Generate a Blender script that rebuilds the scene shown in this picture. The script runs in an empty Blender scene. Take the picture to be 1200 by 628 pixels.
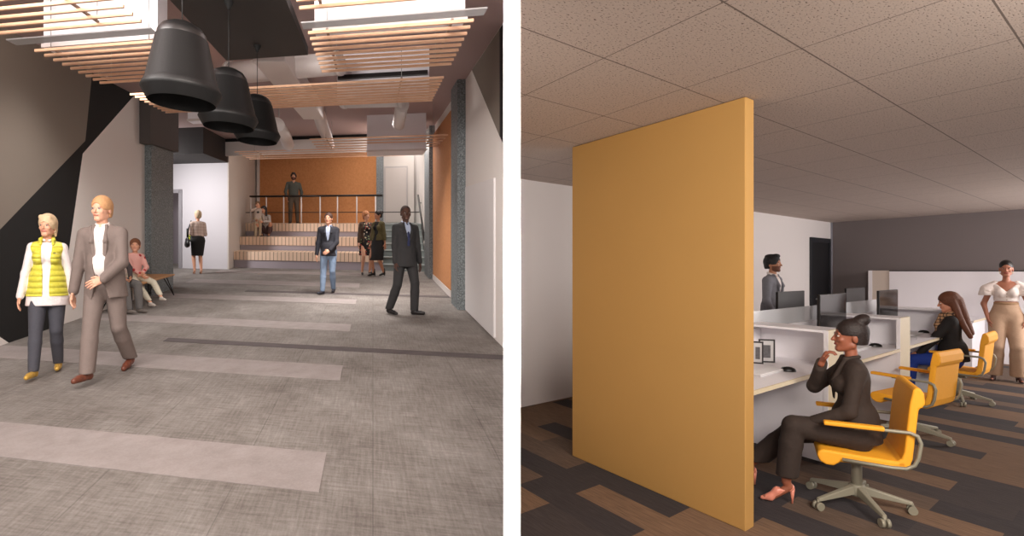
import bpy, bmesh, math, random
import numpy as np
from mathutils import Vector, Matrix
random.seed(7)
SC = bpy.context.scene
COL = SC.collection
F = 600.0            # focal length in pixels of the 1200x628 frame
EYE = 1.6
HZ = 317.0           # horizon row of the office
HL = 255.0           # row where the lobby floor and ceiling vanish
SL = (HZ - HL) / F   # the lobby floor climbs gently away from the viewer

# ------------------------------------------------------------------ camera
cam = bpy.data.cameras.new('camera')
cam.sensor_width = 36.0
cam.lens = 36.0 * F / 1200.0
cam.shift_y = (HZ - 314.0) / 1200.0
cam.clip_start = 0.05
cam.clip_end = 200
camo = bpy.data.objects.new('camera', cam)
COL.objects.link(camo)
camo.location = (0, 0, EYE)
camo.rotation_euler = (math.pi / 2, 0, 0)
SC.camera = camo

# ------------------------------------------------------------------ world, exposure, lights
SC.view_settings.view_transform = 'Standard'
SC.view_settings.look = 'None'
SC.view_settings.exposure = 0.0
SC.view_settings.gamma = 1.0
SC.view_settings.use_curve_mapping = False
w = bpy.data.worlds.new('world')
SC.world = w
w.use_nodes = True
w.node_tree.nodes['Background'].inputs[0].default_value = (1.0, 0.93, 0.88, 1)
w.node_tree.nodes['Background'].inputs[1].default_value = 1.0

def area(name, loc, target, sx, sy, power, color=(1, 0.9, 0.8), spread=180):
    l = bpy.data.lights.new(name, 'AREA')
    l.shape = 'RECTANGLE'; l.size = sx; l.size_y = sy
    l.energy = power; l.color = color; l.spread = math.radians(spread)
    o = bpy.data.objects.new(name, l)
    COL.objects.link(o)
    o.location = loc
    d = Vector(target) - Vector(loc)
    o.rotation_euler = d.to_track_quat('-Z', 'Y').to_euler()
    return o
# added lobby fill lights, out of view near the camera and in the stair hall
area('lobby_front_fill', (-3.5, 1.5, 4.1), (-3.8, 7.0, 1.5), 4.0, 1.5, 225, (1, 0.94, 0.90))
area('lobby_left_fill', (-1.2, 2.0, 4.0), (-7.6, 9.0, 1.6), 1.6, 1.2, 170, (1, 0.90, 0.82))
area('stair_hall_fill', (-4.4, 17.4, 6.6), (-4.8, 17.6, 2.5), 5.0, 1.6, 150, (1, 0.91, 0.85))
area('lobby_right_fill', (-3.4, 2.6, 4.1), (-0.9, 8.5, 1.6), 1.5, 1.0, 110, (1, 0.94, 0.90))
# more fill added to brighten the deep lobby, hidden behind the white boxes
area('lobby_middle_fill', (-2.75, 9.7, 4.97), (-3.0, 10.0, 0.9), 1.1, 0.8, 110, (1, 0.94, 0.90), 95)
area('lobby_left_hidden_fill', (-5.2, 6.9, 4.66), (-5.2, 7.1, 0.6), 1.0, 0.4, 40, (1, 0.94, 0.90), 110)
area('lobby_back_fill', (-3.2, 14.2, 5.35), (-4.0, 14.6, 1.5), 1.3, 1.3, 110, (1, 0.94, 0.90))
area('alcove_fill', (-10.6, 13.6, 4.4), (-8.2, 15.6, 2.6), 1.0, 1.0, 130, (1, 0.96, 0.95))  # added behind the pillar to brighten the far left wall
# invented office fill lights, unseen before and beside the visible part
area('office_front_fill', (2.4, 0.8, 2.6), (2.9, 4.6, 0.5), 1.2, 1.2, 155, (1, 0.91, 0.82))
area('office_entry_fill', (0.9, -0.7, 2.6), (1.0, 3.4, 1.0), 1.0, 1.0, 130, (1, 0.92, 0.84))
area('office_right_fill', (9.8, 5.6, 1.5), (4.5, 8.2, 1.9), 3.0, 1.8, 150, (1, 0.96, 0.95))  # unseen light added for the far ceiling and walls; no window stands there
area('office_side_fill', (8.0, 5.6, 2.6), (6.4, 7.0, 0.4), 1.6, 1.2, 95, (1, 0.92, 0.87))
# narrow beam added behind the camera to whiten the end of the partition
area('partition_end_fill', (0, -0.35, 1.62), (0, 2.0, 1.62), 0.045, 2.5, 3.2, (1, 1, 1), 2.4)

# ------------------------------------------------------------------ colour and material helpers
def lin(c):
    r = []
    for v in c[:3]:
        v = v / 255.0
        r.append(v / 12.92 if v <= 0.04045 else ((v + 0.055) / 1.055) ** 2.4)
    return (r[0], r[1], r[2], 1.0)
MATS = {}
def mat(name, col, rough=0.6, metal=0.0, noise=None, bump=None, spec=None, trans=None, emit=None, alpha=None):
    """noise=(scale, amount) varies the colour; bump=(scale, strength)"""
    if name in MATS: return MATS[name]
    m = bpy.data.materials.new(name); m.use_nodes = True
    nt = m.node_tree; b = nt.nodes['Principled BSDF']
    b.inputs['Base Color'].default_value = lin(col)
    b.inputs['Roughness'].default_value = rough
    b.inputs['Metallic'].default_value = metal
    if spec is not None: b.inputs['Specular IOR Level'].default_value = spec
    if trans is not None: b.inputs['Transmission Weight'].default_value = trans
    if alpha is not None: b.inputs['Alpha'].default_value = alpha
    if emit is not None:
        b.inputs['Emission Color'].default_value = lin(col)
        b.inputs['Emission Strength'].default_value = emit
    tc = nt.nodes.new('ShaderNodeTexCoord')
    if noise:
        n = nt.nodes.new('ShaderNodeTexNoise'); n.inputs['Scale'].default_value = noise[0]
        n.inputs['Detail'].default_value = 5
        nt.links.new(tc.outputs['Object'], n.inputs['Vector'])
        mx = nt.nodes.new('ShaderNodeMix'); mx.data_type = 'RGBA'
        c = lin(col); a = noise[1]
        mx.inputs[6].default_value = (c[0]*(1-a), c[1]*(1-a), c[2]*(1-a), 1)
        mx.inputs[7].default_value = (min(1, c[0]*(1+a)), min(1, c[1]*(1+a)), min(1, c[2]*(1+a)), 1)
        nt.links.new(n.outputs['Fac'], mx.inputs[0])
        nt.links.new(mx.outputs[2], b.inputs['Base Color'])
    if bump:
        n2 = nt.nodes.new('ShaderNodeTexNoise'); n2.inputs['Scale'].default_value = bump[0]
        n2.inputs['Detail'].default_value = 3
        nt.links.new(tc.outputs['Object'], n2.inputs['Vector'])
        bp = nt.nodes.new('ShaderNodeBump'); bp.inputs['Strength'].default_value = bump[1]
        bp.inputs['Distance'].default_value = 0.02
        nt.links.new(n2.outputs['Fac'], bp.inputs['Height'])
        nt.links.new(bp.outputs['Normal'], b.inputs['Normal'])
    MATS[name] = m
    return m

class NT:
    """tiny node builder"""
    def __init__(self, name, rough=0.8):
        self.m = bpy.data.materials.new(name); self.m.use_nodes = True
        self.t = self.m.node_tree; self.b = self.t.nodes['Principled BSDF']
        self.b.inputs['Roughness'].default_value = rough
        MATS[name] = self.m
        tc = self.t.nodes.new('ShaderNodeTexCoord'); self.P = tc.outputs['Object']
    def link(self, a, b): self.t.links.new(a, b)
    def math(self, op, a, b=None, c=None):
        n = self.t.nodes.new('ShaderNodeMath'); n.operation = op
        for i, v in enumerate((a, b, c)):
            if v is None: continue
            if hasattr(v, 'links'): self.link(v, n.inputs[i])
            else: n.inputs[i].default_value = v
        return n.outputs[0]
    def dot(self, vec):
        n = self.t.nodes.new('ShaderNodeVectorMath'); n.operation = 'DOT_PRODUCT'
        self.link(self.P, n.inputs[0]); n.inputs[1].default_value = vec
        return n.outputs['Value']
    def comb(self, x, y, z=0.0):
        n = self.t.nodes.new('ShaderNodeCombineXYZ')
        for i, v in enumerate((x, y, z)):
            if hasattr(v, 'links'): self.link(v, n.inputs[i])
            else: n.inputs[i].default_value = v
        return n.outputs[0]
    def noise(self, vec, scale, detail=4, rough=0.5):
        n = self.t.nodes.new('ShaderNodeTexNoise'); self.link(vec, n.inputs['Vector'])
        n.inputs['Scale'].default_value = scale; n.inputs['Detail'].default_value = detail
        n.inputs['Roughness'].default_value = rough
        return n.outputs['Fac']
    def ramp(self, fac, stops, interp='LINEAR'):
        n = self.t.nodes.new('ShaderNodeValToRGB'); n.color_ramp.interpolation = interp
        e = n.color_ramp.elements
        while len(e) < len(stops): e.new(0.5)
        for i, (p, c) in enumerate(stops):
            e[i].position = p; e[i].color = lin(c) if len(c) == 3 else c
        self.link(fac, n.inputs[0])
        return n.outputs[0]
    def mix(self, fac, a, b, blend='MIX'):
        n = self.t.nodes.new('ShaderNodeMix'); n.data_type = 'RGBA'; n.blend_type = blend
        for i, v in ((0, fac), (6, a), (7, b)):
            if hasattr(v, 'links'): self.link(v, n.inputs[i])
            elif i == 0: n.inputs[0].default_value = v
            else: n.inputs[i].default_value = lin(v)
        return n.outputs[2]
    def bump(self, h, strength=0.2, dist=0.01):
        n = self.t.nodes.new('ShaderNodeBump'); n.inputs['Strength'].default_value = strength
        n.inputs['Distance'].default_value = dist
        self.link(h, n.inputs['Height']); self.link(n.outputs[0], self.b.inputs['Normal'])
    def out(self, c): self.link(c, self.b.inputs['Base Color']); return self.m

# ------------------------------------------------------------------ room frames
def unit2(x, y):
    n = math.hypot(x, y); return (x / n, y / n)
E1 = unit2(3100, -600)     # lobby, across
E2 = unit2(-163, 600)      # lobby, in depth
EA = unit2(775, 600)       # office, along the desk row
EB = unit2(-425, 600)      # office, along the screens
def dual(a, b):
    """gradients g1,g2 with p = (g1.p) a + (g2.p) b"""
    d = a[0] * b[1] - a[1] * b[0]
    return (b[1] / d, -b[0] / d, 0), (-a[1] / d, a[0] / d, 0)
GU, GV = dual(E1, E2)
GA, GB = dual(EA, EB)
def fz(room, y): return SL * y if room == 'L' else 0.0
def fl(room, px, py, h=0.0):
    """point on the plane h above a room's floor seen at a pixel"""
    b = (HZ - py) / F
    s = SL if room == 'L' else 0.0
    t = (EYE - h) / (s - b)
    return ((px - 600) / F * t, t, EYE + b * t)
def at(px, py, d): return ((px - 600) / F * d, d, EYE + (HZ - py) / F * d)
def on(room, p, h=0.0): return (p[0], p[1], fz(room, p[1]) + h)
def mv(p, a=0.0, b=0.0, room='R'):
    A, B = (EA, EB) if room == 'R' else (E1, E2)
    return (p[0] + a * A[0] + b * B[0], p[1] + a * A[1] + b * B[1])
def uv(p): return (GU[0]*p[0]+GU[1]*p[1], GV[0]*p[0]+GV[1]*p[1])
def frUV(u, v): return (u*E1[0]+v*E2[0], u*E1[1]+v*E2[1])

# ------------------------------------------------------------------ mesh builder
class MB:
    def __init__(s): s.v = []; s.f = []; s.m = []; s.s = []
    def poly(s, pts, mi=0):
        n = len(s.v); s.v += [tuple(p) for p in pts]; s.f.append(tuple(range(n, n + len(pts)))); s.m.append(mi); s.s.append(False)
        return s
    def prism(s, poly, h0, h1, room='R', mi=0, absz=False):
        """polygon in plan extruded between two heights above the (sloping) floor"""
        ar = sum(poly[i][0]*poly[(i+1) % len(poly)][1]-poly[(i+1) % len(poly)][0]*poly[i][1] for i in range(len(poly)))
        if ar < 0: poly = poly[::-1]
        n = len(s.v); k = len(poly)
        for h in (h0, h1):
            for p in poly: s.v.append((p[0], p[1], h if absz else fz(room, p[1]) + h))
        fs = [tuple(range(n + k - 1, n - 1, -1)), tuple(range(n + k, n + 2 * k))]
        for i in range(k):
            j = (i + 1) % k; fs.append((n + i, n + j, n + k + j, n + k + i))
        s.f += fs; s.m += [mi] * len(fs); s.s += [False] * len(fs)
        return s
    def bar(s, p, a0, a1, b0, b1, h0, h1, room='R', mi=0):
        """block from a plan corner p, along the room's two directions"""
        q = [mv(p, a0, b0, room), mv(p, a1, b0, room), mv(p, a1, b1, room), mv(p, a0, b1, room)]
        return s.prism(q, h0, h1, room, mi)
    def box(s, c, h, M=None, mi=0):
        n = len(s.v)
        for z in (-1, 1):
            for x, y in ((-1, -1), (1, -1), (1, 1), (-1, 1)):
                p = Vector((x*h[0], y*h[1], z*h[2]))
                if M is not None: p = M @ p
                s.v.append((c[0]+p[0], c[1]+p[1], c[2]+p[2]))
        fs = [(3, 2, 1, 0), (4, 5, 6, 7), (0, 1, 5, 4), (1, 2, 6, 5), (2, 3, 7, 6), (3, 0, 4, 7)]
        s.f += [tuple(n + i for i in f) for f in fs]; s.m += [mi]*6; s.s += [False]*6
        return s
    def tube(s, pts, r, seg=10, mi=0, flat=None, caps=True):
        pts = [Vector(p) for p in pts]; k = len(pts)
        rs = r if isinstance(r, (list, tuple)) else [r]*k
        n0 = len(s.v); prev = None
        for i, p in enumerate(pts):
            t = (pts[min(i+1, k-1)] - pts[max(i-1, 0)]).normalized()
            if prev is None:
                ref = Vector((0, 0, 1)) if abs(t.z) < 0.9 else Vector((1, 0, 0))
                a = t.cross(ref).normalized()
            else:
                a = (prev - t * prev.dot(t)).normalized()
            b = t.cross(a); prev = a
            for j in range(seg):
                an = 2*math.pi*j/seg
                q = p + (a*math.cos(an) + b*math.sin(an)*(flat or 1.0)) * rs[i]
                s.v.append(tuple(q))
        for i in range(k-1):
            for j in range(seg):
                j2 = (j+1) % seg
                s.f.append((n0+i*seg+j, n0+i*seg+j2, n0+(i+1)*seg+j2, n0+(i+1)*seg+j)); s.m.append(mi); s.s.append(True)
        if caps:
            s.f.append(tuple(n0+j for j in range(seg-1, -1, -1))); s.m.append(mi); s.s.append(False)
            s.f.append(tuple(n0+(k-1)*seg+j for j in range(seg))); s.m.append(mi); s.s.append(False)
        return s
    def lathe(s, prof, c=(0, 0, 0), seg=40, mi=0):
        n0 = len(s.v); k = len(prof)
        for (r, z) in prof:
            for j in range(seg):
                a = 2*math.pi*j/seg
                s.v.append((c[0]+r*math.cos(a), c[1]+r*math.sin(a), c[2]+z))
        for i in range(k-1):
            for j in range(seg):
                j2 = (j+1) % seg
                s.f.append((n0+i*seg+j, n0+i*seg+j2, n0+(i+1)*seg+j2, n0+(i+1)*seg+j)); s.m.append(mi); s.s.append(True)
        return s
    def extrude(s, prof, x0, x1, mi=0):
        """profile in (y,z) extruded along x"""
        n = len(s.v); k = len(prof)
        for x in (x0, x1):
            for (y, z) in prof: s.v.append((x, y, z))
        fs = [tuple(range(n+k-1, n-1, -1)), tuple(range(n+k, n+2*k))]
        for i in range(k):
            j = (i+1) % k; fs.append((n+i, n+j, n+k+j, n+k+i))
        s.f += fs; s.m += [mi]*len(fs); s.s += [False]*len(fs)
        return s
    def build(s, name, mats, parent=None, bevel=0.0, seg=2, loc=None, rz=None, fix=False):
        me = bpy.data.meshes.new(name); me.from_pydata(s.v, [], s.f)
        if not isinstance(mats, (list, tuple)): mats = [mats]
        for m in mats: me.materials.append(m)
        for p, mi, sm in zip(me.polygons, s.m, s.s): p.material_index = mi; p.use_smooth = sm
        bm = bmesh.new(); bm.from_mesh(me); bmesh.ops.recalc_face_normals(bm, faces=bm.faces); bm.to_mesh(me); bm.free()
        me.update()
        o = bpy.data.objects.new(name, me); COL.objects.link(o)
        if parent: o.parent = parent
        if loc: o.location = loc
        if rz is not None: o.rotation_euler = (0, 0, rz)
        if bevel:
            b = o.modifiers.new('bevel', 'BEVEL'); b.width = bevel; b.segments = seg; b.limit_method = 'ANGLE'
            b.angle_limit = math.radians(40)
        return o
def tag(o, label=None, cat=None, group=None, kind=None):
    if label: o['label'] = label
    if cat: o['category'] = cat
    if group: o['group'] = group
    if kind: o['kind'] = kind
    return o
def empty(name, loc=(0, 0, 0), rz=0.0, label=None, cat=None, group=None):
    o = bpy.data.objects.new(name, None); COL.objects.link(o)
    o.location = loc; o.rotation_euler = (0, 0, rz); o.empty_display_size = 0.2
    return tag(o, label, cat, group)
def struct(o): o['kind'] = 'structure'; return o
def copy_tree(o, parent=None):
    c = o.copy(); COL.objects.link(c)
    if parent is not None:
        c.parent = parent; c.matrix_parent_inverse = o.matrix_parent_inverse.copy()
    for ch in list(o.children): copy_tree(ch, c)
    return c

# ------------------------------------------------------------------ materials
M_white = mat('white_paint', (215, 206, 202), 0.7)
M_wallwhite = mat('lobby_white_paint', (230, 223, 218), 0.75)
M_pure = mat('bright_white_paint', (246, 246, 246), 0.6)
M_black = mat('black_paint', (13, 12, 12), 0.8)
M_tan = mat('taupe_wall_paint', (128, 118, 108), 0.75)
M_mauve = mat('mauve_ceiling_paint', (174, 150, 147), 0.8)
M_blackmetal = mat('black_lamp_metal', (10, 9, 9), 0.5, 0.0, bump=(220, 0.12), spec=0.25)
M_grey = mat('charcoal_wall_paint', (124, 115, 115), 0.8)
M_office_white = mat('office_white_paint', (234, 227, 225), 0.7)
M_laminate = mat('white_laminate', (242, 239, 244), 0.4)
M_tanlam = mat('cream_edge_laminate', (224, 209, 180), 0.5)
M_doorblack = mat('black_door_paint', (24, 24, 28), 0.5)
M_chrome = mat('brushed_steel', (176, 176, 176), 0.35, 0.8)
M_railblack = mat('black_rail_metal', (38, 34, 33), 0.4, 0.5)
M_darkceil = mat('dark_bulkhead_paint', (40, 34, 33), 0.8)

def granite(name, dark, mid, light):
    n = NT(name, 0.55)
    f = n.noise(n.P, 42, 6, 0.75)
    c = n.ramp(f, [(0.34, dark), (0.50, mid), (0.64, light)])
    n.bump(f, 0.25, 0.01)
    return n.out(c)
M_granite = granite('speckled_blue_grey_granite', (66, 74, 78), (112, 120, 123), (160, 169, 171))
M_granitedark = granite('dark_speckled_granite', (66, 70, 73), (104, 110, 113), (146, 150, 152))

def lobby_carpet():
    n = NT('mottled_grey_carpet', 0.95)
    u = n.dot(GU); v = n.dot(GV)
    a = n.noise(n.comb(n.math('MULTIPLY', u, 3.0), n.math('MULTIPLY', v, 26.0)), 1.6, 5, 0.65)
    b = n.noise(n.comb(n.math('MULTIPLY', u, 30.0), n.math('MULTIPLY', v, 2.4)), 1.6, 5, 0.65)
    c = n.noise(n.comb(u, v), 1.5, 4, 0.6)
    d = n.noise(n.comb(u, v), 60, 3, 0.7)
    s = n.math('ADD', n.math('ADD', n.math('MULTIPLY', a, 0.30), n.math('MULTIPLY', b, 0.26)),
               n.math('ADD', n.math('MULTIPLY', c, 0.32), n.math('MULTIPLY', d, 0.12)))
    col = n.ramp(s, [(0.36, (84, 77, 71)), (0.46, (108, 101, 96)), (0.54, (124, 118, 113)), (0.66, (148, 142, 138))])
    # joints of the carpet tiles
    fu = n.math('ABSOLUTE', n.math('SUBTRACT', n.math('FRACT', n.math('DIVIDE', u, 0.9)), 0.5))
    ju = n.math('GREATER_THAN', fu, 0.4955)
    col = n.mix(n.math('MULTIPLY', ju, 0.35), col, (60, 54, 50))
    n.bump(d, 0.35, 0.004)
    return n.out(col)
M_carpet = lobby_carpet()
def strip_mat(name, base, amt):
    n = NT(name, 0.9)
    a = n.noise(n.P, 5, 6, 0.7); b = n.noise(n.P, 70, 3, 0.6)
    s = n.math('ADD', n.math('MULTIPLY', a, 0.7), n.math('MULTIPLY', b, 0.3))
    d = tuple(max(0, c - amt) for c in base); l = tuple(min(255, c + amt) for c in base)
    return n.out(n.ramp(s, [(0.35, d), (0.65, l)]))
M_strip = strip_mat('pale_carpet_strip', (138, 129, 126), 9)
M_dstrip = strip_mat('dark_carpet_strip', (80, 72, 72), 8)

def office_carpet():
    n = NT('plank_carpet', 0.95)
    a = n.dot(GA); b = n.dot(GB)
    br = n.t.nodes.new('ShaderNodeTexBrick')
    n.link(n.comb(b, a), br.inputs['Vector'])
    br.inputs['Scale'].default_value = 1.0
    br.inputs['Mortar Size'].default_value = 0.0
    br.inputs['Brick Width'].default_value = 1.0
    br.inputs['Row Height'].default_value = 0.25
    br.offset = 0.37; br.offset_frequency = 2; br.squash = 1.0
    br.inputs['Color1'].default_value = (0, 0, 0, 1); br.inputs['Color2'].default_value = (1, 1, 1, 1)
    br.inputs['Bias'].default_value = 0.0
    tone = n.ramp(br.outputs['Color'], [(0.0, (66, 57, 57)), (0.30, (58, 51, 53)), (0.55, (126, 98, 76)), (0.80, (104, 84, 70))], 'CONSTANT')
    g = n.noise(n.comb(n.math('MULTIPLY', b, 4.0), n.math('MULTIPLY', a, 60.0)), 1.5, 4, 0.6)
    d = n.noise(n.P, 120, 2, 0.6)
    col = n.mix(0.55, tone, n.ramp(g, [(0.3, (70, 70, 70)), (0.7, (190, 190, 190))]), 'OVERLAY')
    n.bump(d, 0.4, 0.004)
    return n.out(col)
M_plank = office_carpet()

def ceiling_tiles():
    n = NT('speckled_ceiling_tile', 0.9)
    a = n.dot(GA); b = n.dot(GB)
    # one crossing of the grid lies where the photograph shows it
    p = fl('R', 707.7, 68.1, 2.67)
    a0 = GA[0]*p[0]+GA[1]*p[1]; b0 = GB[0]*p[0]+GB[1]*p[1]
    TA, TB = 0.695, 0.66
    fa = n.math('ABSOLUTE', n.math('SUBTRACT', n.math('FRACT', n.math('DIVIDE', n.math('ADD', a, 50*TA - a0), TA)), 0.5))
    fb = n.math('ABSOLUTE', n.math('SUBTRACT', n.math('FRACT', n.math('DIVIDE', n.math('ADD', b, 50*TB - b0), TB)), 0.5))
    g = n.math('MAXIMUM', n.math('GREATER_THAN', fa, 0.4955), n.math('GREATER_THAN', fb, 0.494))
    f1 = n.noise(n.comb(n.math('MULTIPLY', a, 1.0), n.math('MULTIPLY', b, 1.9)), 66, 3, 0.6)
    f2 = n.noise(n.P, 3, 3, 0.5)
    base = n.ramp(f2, [(0.3, (206, 190, 180)), (0.7, (214, 198, 188))])
    sp = n.ramp(f1, [(0.0, (60, 46, 38)), (0.34, (92, 74, 64)), (0.41, (200, 184, 174)), (1.0, (212, 196, 186))])
    col = n.mix(0.75, base, sp, 'MULTIPLY')
    col = n.mix(0.62, sp, base)
    col = n.mix(1.0, sp, sp)
    col = n.mix(n.math('MULTIPLY', g, 0.75), col, (70, 55, 48))
    n.bump(f1, 0.3, 0.004)
    return n.out(col)
M_tile = ceiling_tiles()
def wood(name, a, b, scale=6):
    n = NT(name, 0.5)
    f = n.noise(n.P, scale, 6, 0.6)
    return n.out(n.ramp(f, [(0.3, a), (0.7, b)]))
M_slat = wood('pale_wood_slat', (232, 184, 148), (244, 202, 170))
M_benchwood = wood('bench_oak', (176, 128, 84), (196, 150, 104))
def orange_felt():
    n = NT('orange_wall_felt', 0.9)
    f = n.noise(n.P, 14, 6, 0.75)
    return n.out(n.ramp(f, [(0.3, (182, 120, 72)), (0.7, (204, 142, 92))]))
M_orange = orange_felt()
def slatband():
    n = NT('slatted_pale_timber', 0.6)
    u = n.dot(GU)
    fr = n.math('FRACT', n.math('DIVIDE', u, 0.135))
    g = n.math('LESS_THAN', fr, 0.14)
    return n.out(n.mix(g, (226, 196, 170), (120, 96, 84)))
M_slatband = slatband()
M_steplilac = mat('lilac_grey_riser', (160, 150, 156), 0.7)
M_stairgrey = mat('grey_green_stair', (122, 130, 128), 0.7)

# ==================================================================== figures
# Bodies and clothes are grown as one blended surface each from tapered volumes.
def V3(*a): return np.array(a, dtype=float)
def nrm(v): return v / (np.linalg.norm(v) + 1e-9)
def squash(nvec, ratio):
    n = nrm(np.array(nvec, float)); return np.eye(3) + (1.0/ratio - 1.0) * np.outer(n, n)
def c_(a, b, r1, r2=None, k=0.02, M=None, sub=False):
    return ('c', np.array(a, float), np.array(b, float), r1, r1 if r2 is None else r2, k, M, sub)
def e_(c, r, R=None, k=0.015, sub=False):
    return ('e', np.array(c, float), np.array(r, float), np.eye(3) if R is None else R, 0, k, None, sub)

def grid_surface(prims, vox, cuts=()):
    lo = np.full(3, 1e9); hi = -lo
    bbs = []
    for p in prims:
        if p[0] == 'c':
            M = p[6]; r = max(p[3], p[4])
            a, b = p[1], p[2]
            l = np.minimum(a, b) - r; h = np.maximum(a, b) + r
        else:
            r = float(max(p[2])); l = p[1] - r; h = p[1] + r
        pad = p[5] + 3*vox
        bbs.append((l - pad, h + pad))
        if not p[7]:
            lo = np.minimum(lo, l - pad*0.6 - vox); hi = np.maximum(hi, h + pad*0.6 + vox)
    n = np.ceil((hi - lo) / vox).astype(int) + 1
    D = np.full(n, 0.2, dtype=np.float32)
    ax = [lo[i] + vox*np.arange(n[i]) for i in range(3)]
    for p, (l, h) in zip(prims, bbs):
        i0 = np.clip(np.floor((l - lo)/vox).astype(int), 0, n); i1 = np.clip(np.ceil((h - lo)/vox).astype(int) + 1, 0, n)
        if np.any(i1 <= i0): continue
        X, Y, Z = np.meshgrid(ax[0][i0[0]:i1[0]], ax[1][i0[1]:i1[1]], ax[2][i0[2]:i1[2]], indexing='ij', sparse=False)
        Q = np.stack([X, Y, Z], -1)
        if p[0] == 'c':
            a, b, r1, r2, k, M = p[1], p[2], p[3], p[4], p[5], p[6]
            Q = Q - a; d = b - a
            if M is not None: Q = Q @ M.T; d = M @ d
            dd = float(d @ d)
            t = np.clip((Q @ d) / dd, 0, 1) if dd > 1e-10 else np.zeros(Q.shape[:-1])
            v = np.linalg.norm(Q - t[..., None]*d, axis=-1) - (r1 + (r2 - r1)*t)
        else:
            Q = (Q - p[1]) @ p[3]          # columns of R are the axes
            k = p[5]; rr = p[2]
            q0 = np.linalg.norm(Q / rr, axis=-1); q1 = np.linalg.norm(Q / (rr*rr), axis=-1) + 1e-9
            v = q0*(q0 - 1.0)/q1
        sl = (slice(i0[0], i1[0]), slice(i0[1], i1[1]), slice(i0[2], i1[2]))
        A = D[sl]
        if p[7]:
            v = -v; hh = np.clip(0.5 - 0.5*(v - A)*(-1)/k*(-1), 0, 1)
            D[sl] = np.maximum(A, v)
        else:
            hh = np.clip(0.5 + 0.5*(A - v)/k, 0, 1)
            D[sl] = A*(1-hh) + v*hh - k*hh*(1-hh)
    if cuts:
        X, Y, Z = np.meshgrid(*ax, indexing='ij', sparse=True)
        for c in cuts: D = np.maximum(D, c(X, Y, Z))
    D[0] = D[-1] = 0.2; D[:, 0] = D[:, -1] = 0.2; D[:, :, 0] = D[:, :, -1] = 0.2
    ins = D < 0
    s = ins
    cnt = (s[:-1,:-1,:-1].astype(np.int8) + s[1:,:-1,:-1] + s[:-1,1:,:-1] + s[1:,1:,:-1]
           + s[:-1,:-1,1:] + s[1:,:-1,1:] + s[:-1,1:,1:] + s[1:,1:,1:])
    act = (cnt > 0) & (cnt < 8)
    idx = -np.ones(act.shape, dtype=np.int64)
    cells = np.argwhere(act); N = len(cells)
    if N == 0: return np.zeros((0, 3)), np.zeros((0, 4), int)
    idx[act] = np.arange(N)
    acc = np.zeros((N, 3)); w = np.zeros(N)
    corners = [(0,0,0),(1,0,0),(0,1,0),(1,1,0),(0,0,1),(1,0,1),(0,1,1),(1,1,1)]
    vals = {c: D[cells[:,0]+c[0], cells[:,1]+c[1], cells[:,2]+c[2]] for c in corners}
    for c in corners:
        for axis in range(3):
            if c[axis] == 0:
                c2 = list(c); c2[axis] = 1; c2 = tuple(c2)
                va, vb = vals[c], vals[c2]
                cr = (va < 0) != (vb < 0)
                t = np.where(cr, va/(va - vb + 1e-12), 0)
                pt = np.array(c, float)[None, :].repeat(N, 0); pt[:, axis] += t
                acc[cr] += pt[cr]; w[cr] += 1
    verts = (cells + acc/np.maximum(w, 1)[:, None])*vox + lo
    quads = []
    for axis in range(3):
        o1, o2 = [a for a in range(3) if a != axis]
        sa = [slice(None)]*3; sb = [slice(None)]*3
        sa[axis] = slice(0, -1); sb[axis] = slice(1, None)
        A = ins[tuple(sa)]; B = ins[tuple(sb)]
        e = np.argwhere(A != B)
        e = e[(e[:, o1] > 0) & (e[:, o2] > 0)]
        fl_ = A[e[:,0], e[:,1], e[:,2]]
        def ci(d1, d2):
            q = e.copy(); q[:, o1] -= d1; q[:, o2] -= d2
            return idx[q[:,0], q[:,1], q[:,2]]
        q = np.stack([ci(1,1), ci(0,1), ci(0,0), ci(1,0)], 1)
        flip = fl_ if axis != 1 else ~fl_
        q[~flip] = q[~flip][:, ::-1]
        quads.append(q)
    quads = np.concatenate(quads)
    quads = quads[(quads >= 0).all(1)]
    return verts, quads

def np_mesh(name, parts, mats, parent=None):
    """parts: list of (verts, faces(list/array), material index or array)"""
    vs = []; fs = []; mi = []; off = 0
    for v, f, m in parts:
        if len(f) == 0: continue
        vs.append(np.asarray(v, float)); fs += [tuple(int(i)+off for i in q) for q in f]
        mi += list(m) if hasattr(m, '__len__') else [m]*len(f)
        off += len(v)
    me = bpy.data.meshes.new(name)
    me.from_pydata(np.concatenate(vs).tolist(), [], fs)
    if not isinstance(mats, (list, tuple)): mats = [mats]
    for m in mats: me.materials.append(m)
    me.polygons.foreach_set('material_index', np.array(mi, dtype=np.int32))
    me.polygons.foreach_set('use_smooth', np.ones(len(fs), dtype=bool))
    me.update()
    o = bpy.data.objects.new(name, me); COL.objects.link(o)
    if parent: o.parent = parent
    return o
def relax(v, f, it=1):
    """light smoothing that removes the grid's stair steps"""
    f = np.asarray(f)
    for _ in range(it):
        s = np.zeros_like(v); c = np.zeros(len(v))
        for i in range(4):
            for j in (1, 3):
                np.add.at(s, f[:, i], v[f[:, (i+j) % 4]]); np.add.at(c, f[:, i], 1)
        v = v*0.5 + 0.5*s/np.maximum(c, 1)[:, None]
    return v
def ell_mesh(c, r, R=None, seg=12, rings=8):
    vs = []; fs = []
    R = np.eye(3) if R is None else R
    for i in range(rings+1):
        th = math.pi*i/rings
        for j in range(seg):
            ph = 2*math.pi*j/seg
            q = np.array([r[0]*math.sin(th)*math.cos(ph), r[1]*math.sin(th)*math.sin(ph), r[2]*math.cos(th)])
            vs.append(np.asarray(c) + R @ q)
    for i in range(rings):
        for j in range(seg):
            fs.append((i*seg+j, (i+1)*seg+j, (i+1)*seg+(j+1) % seg, i*seg+(j+1) % seg))
    return np.array(vs), fs

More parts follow.
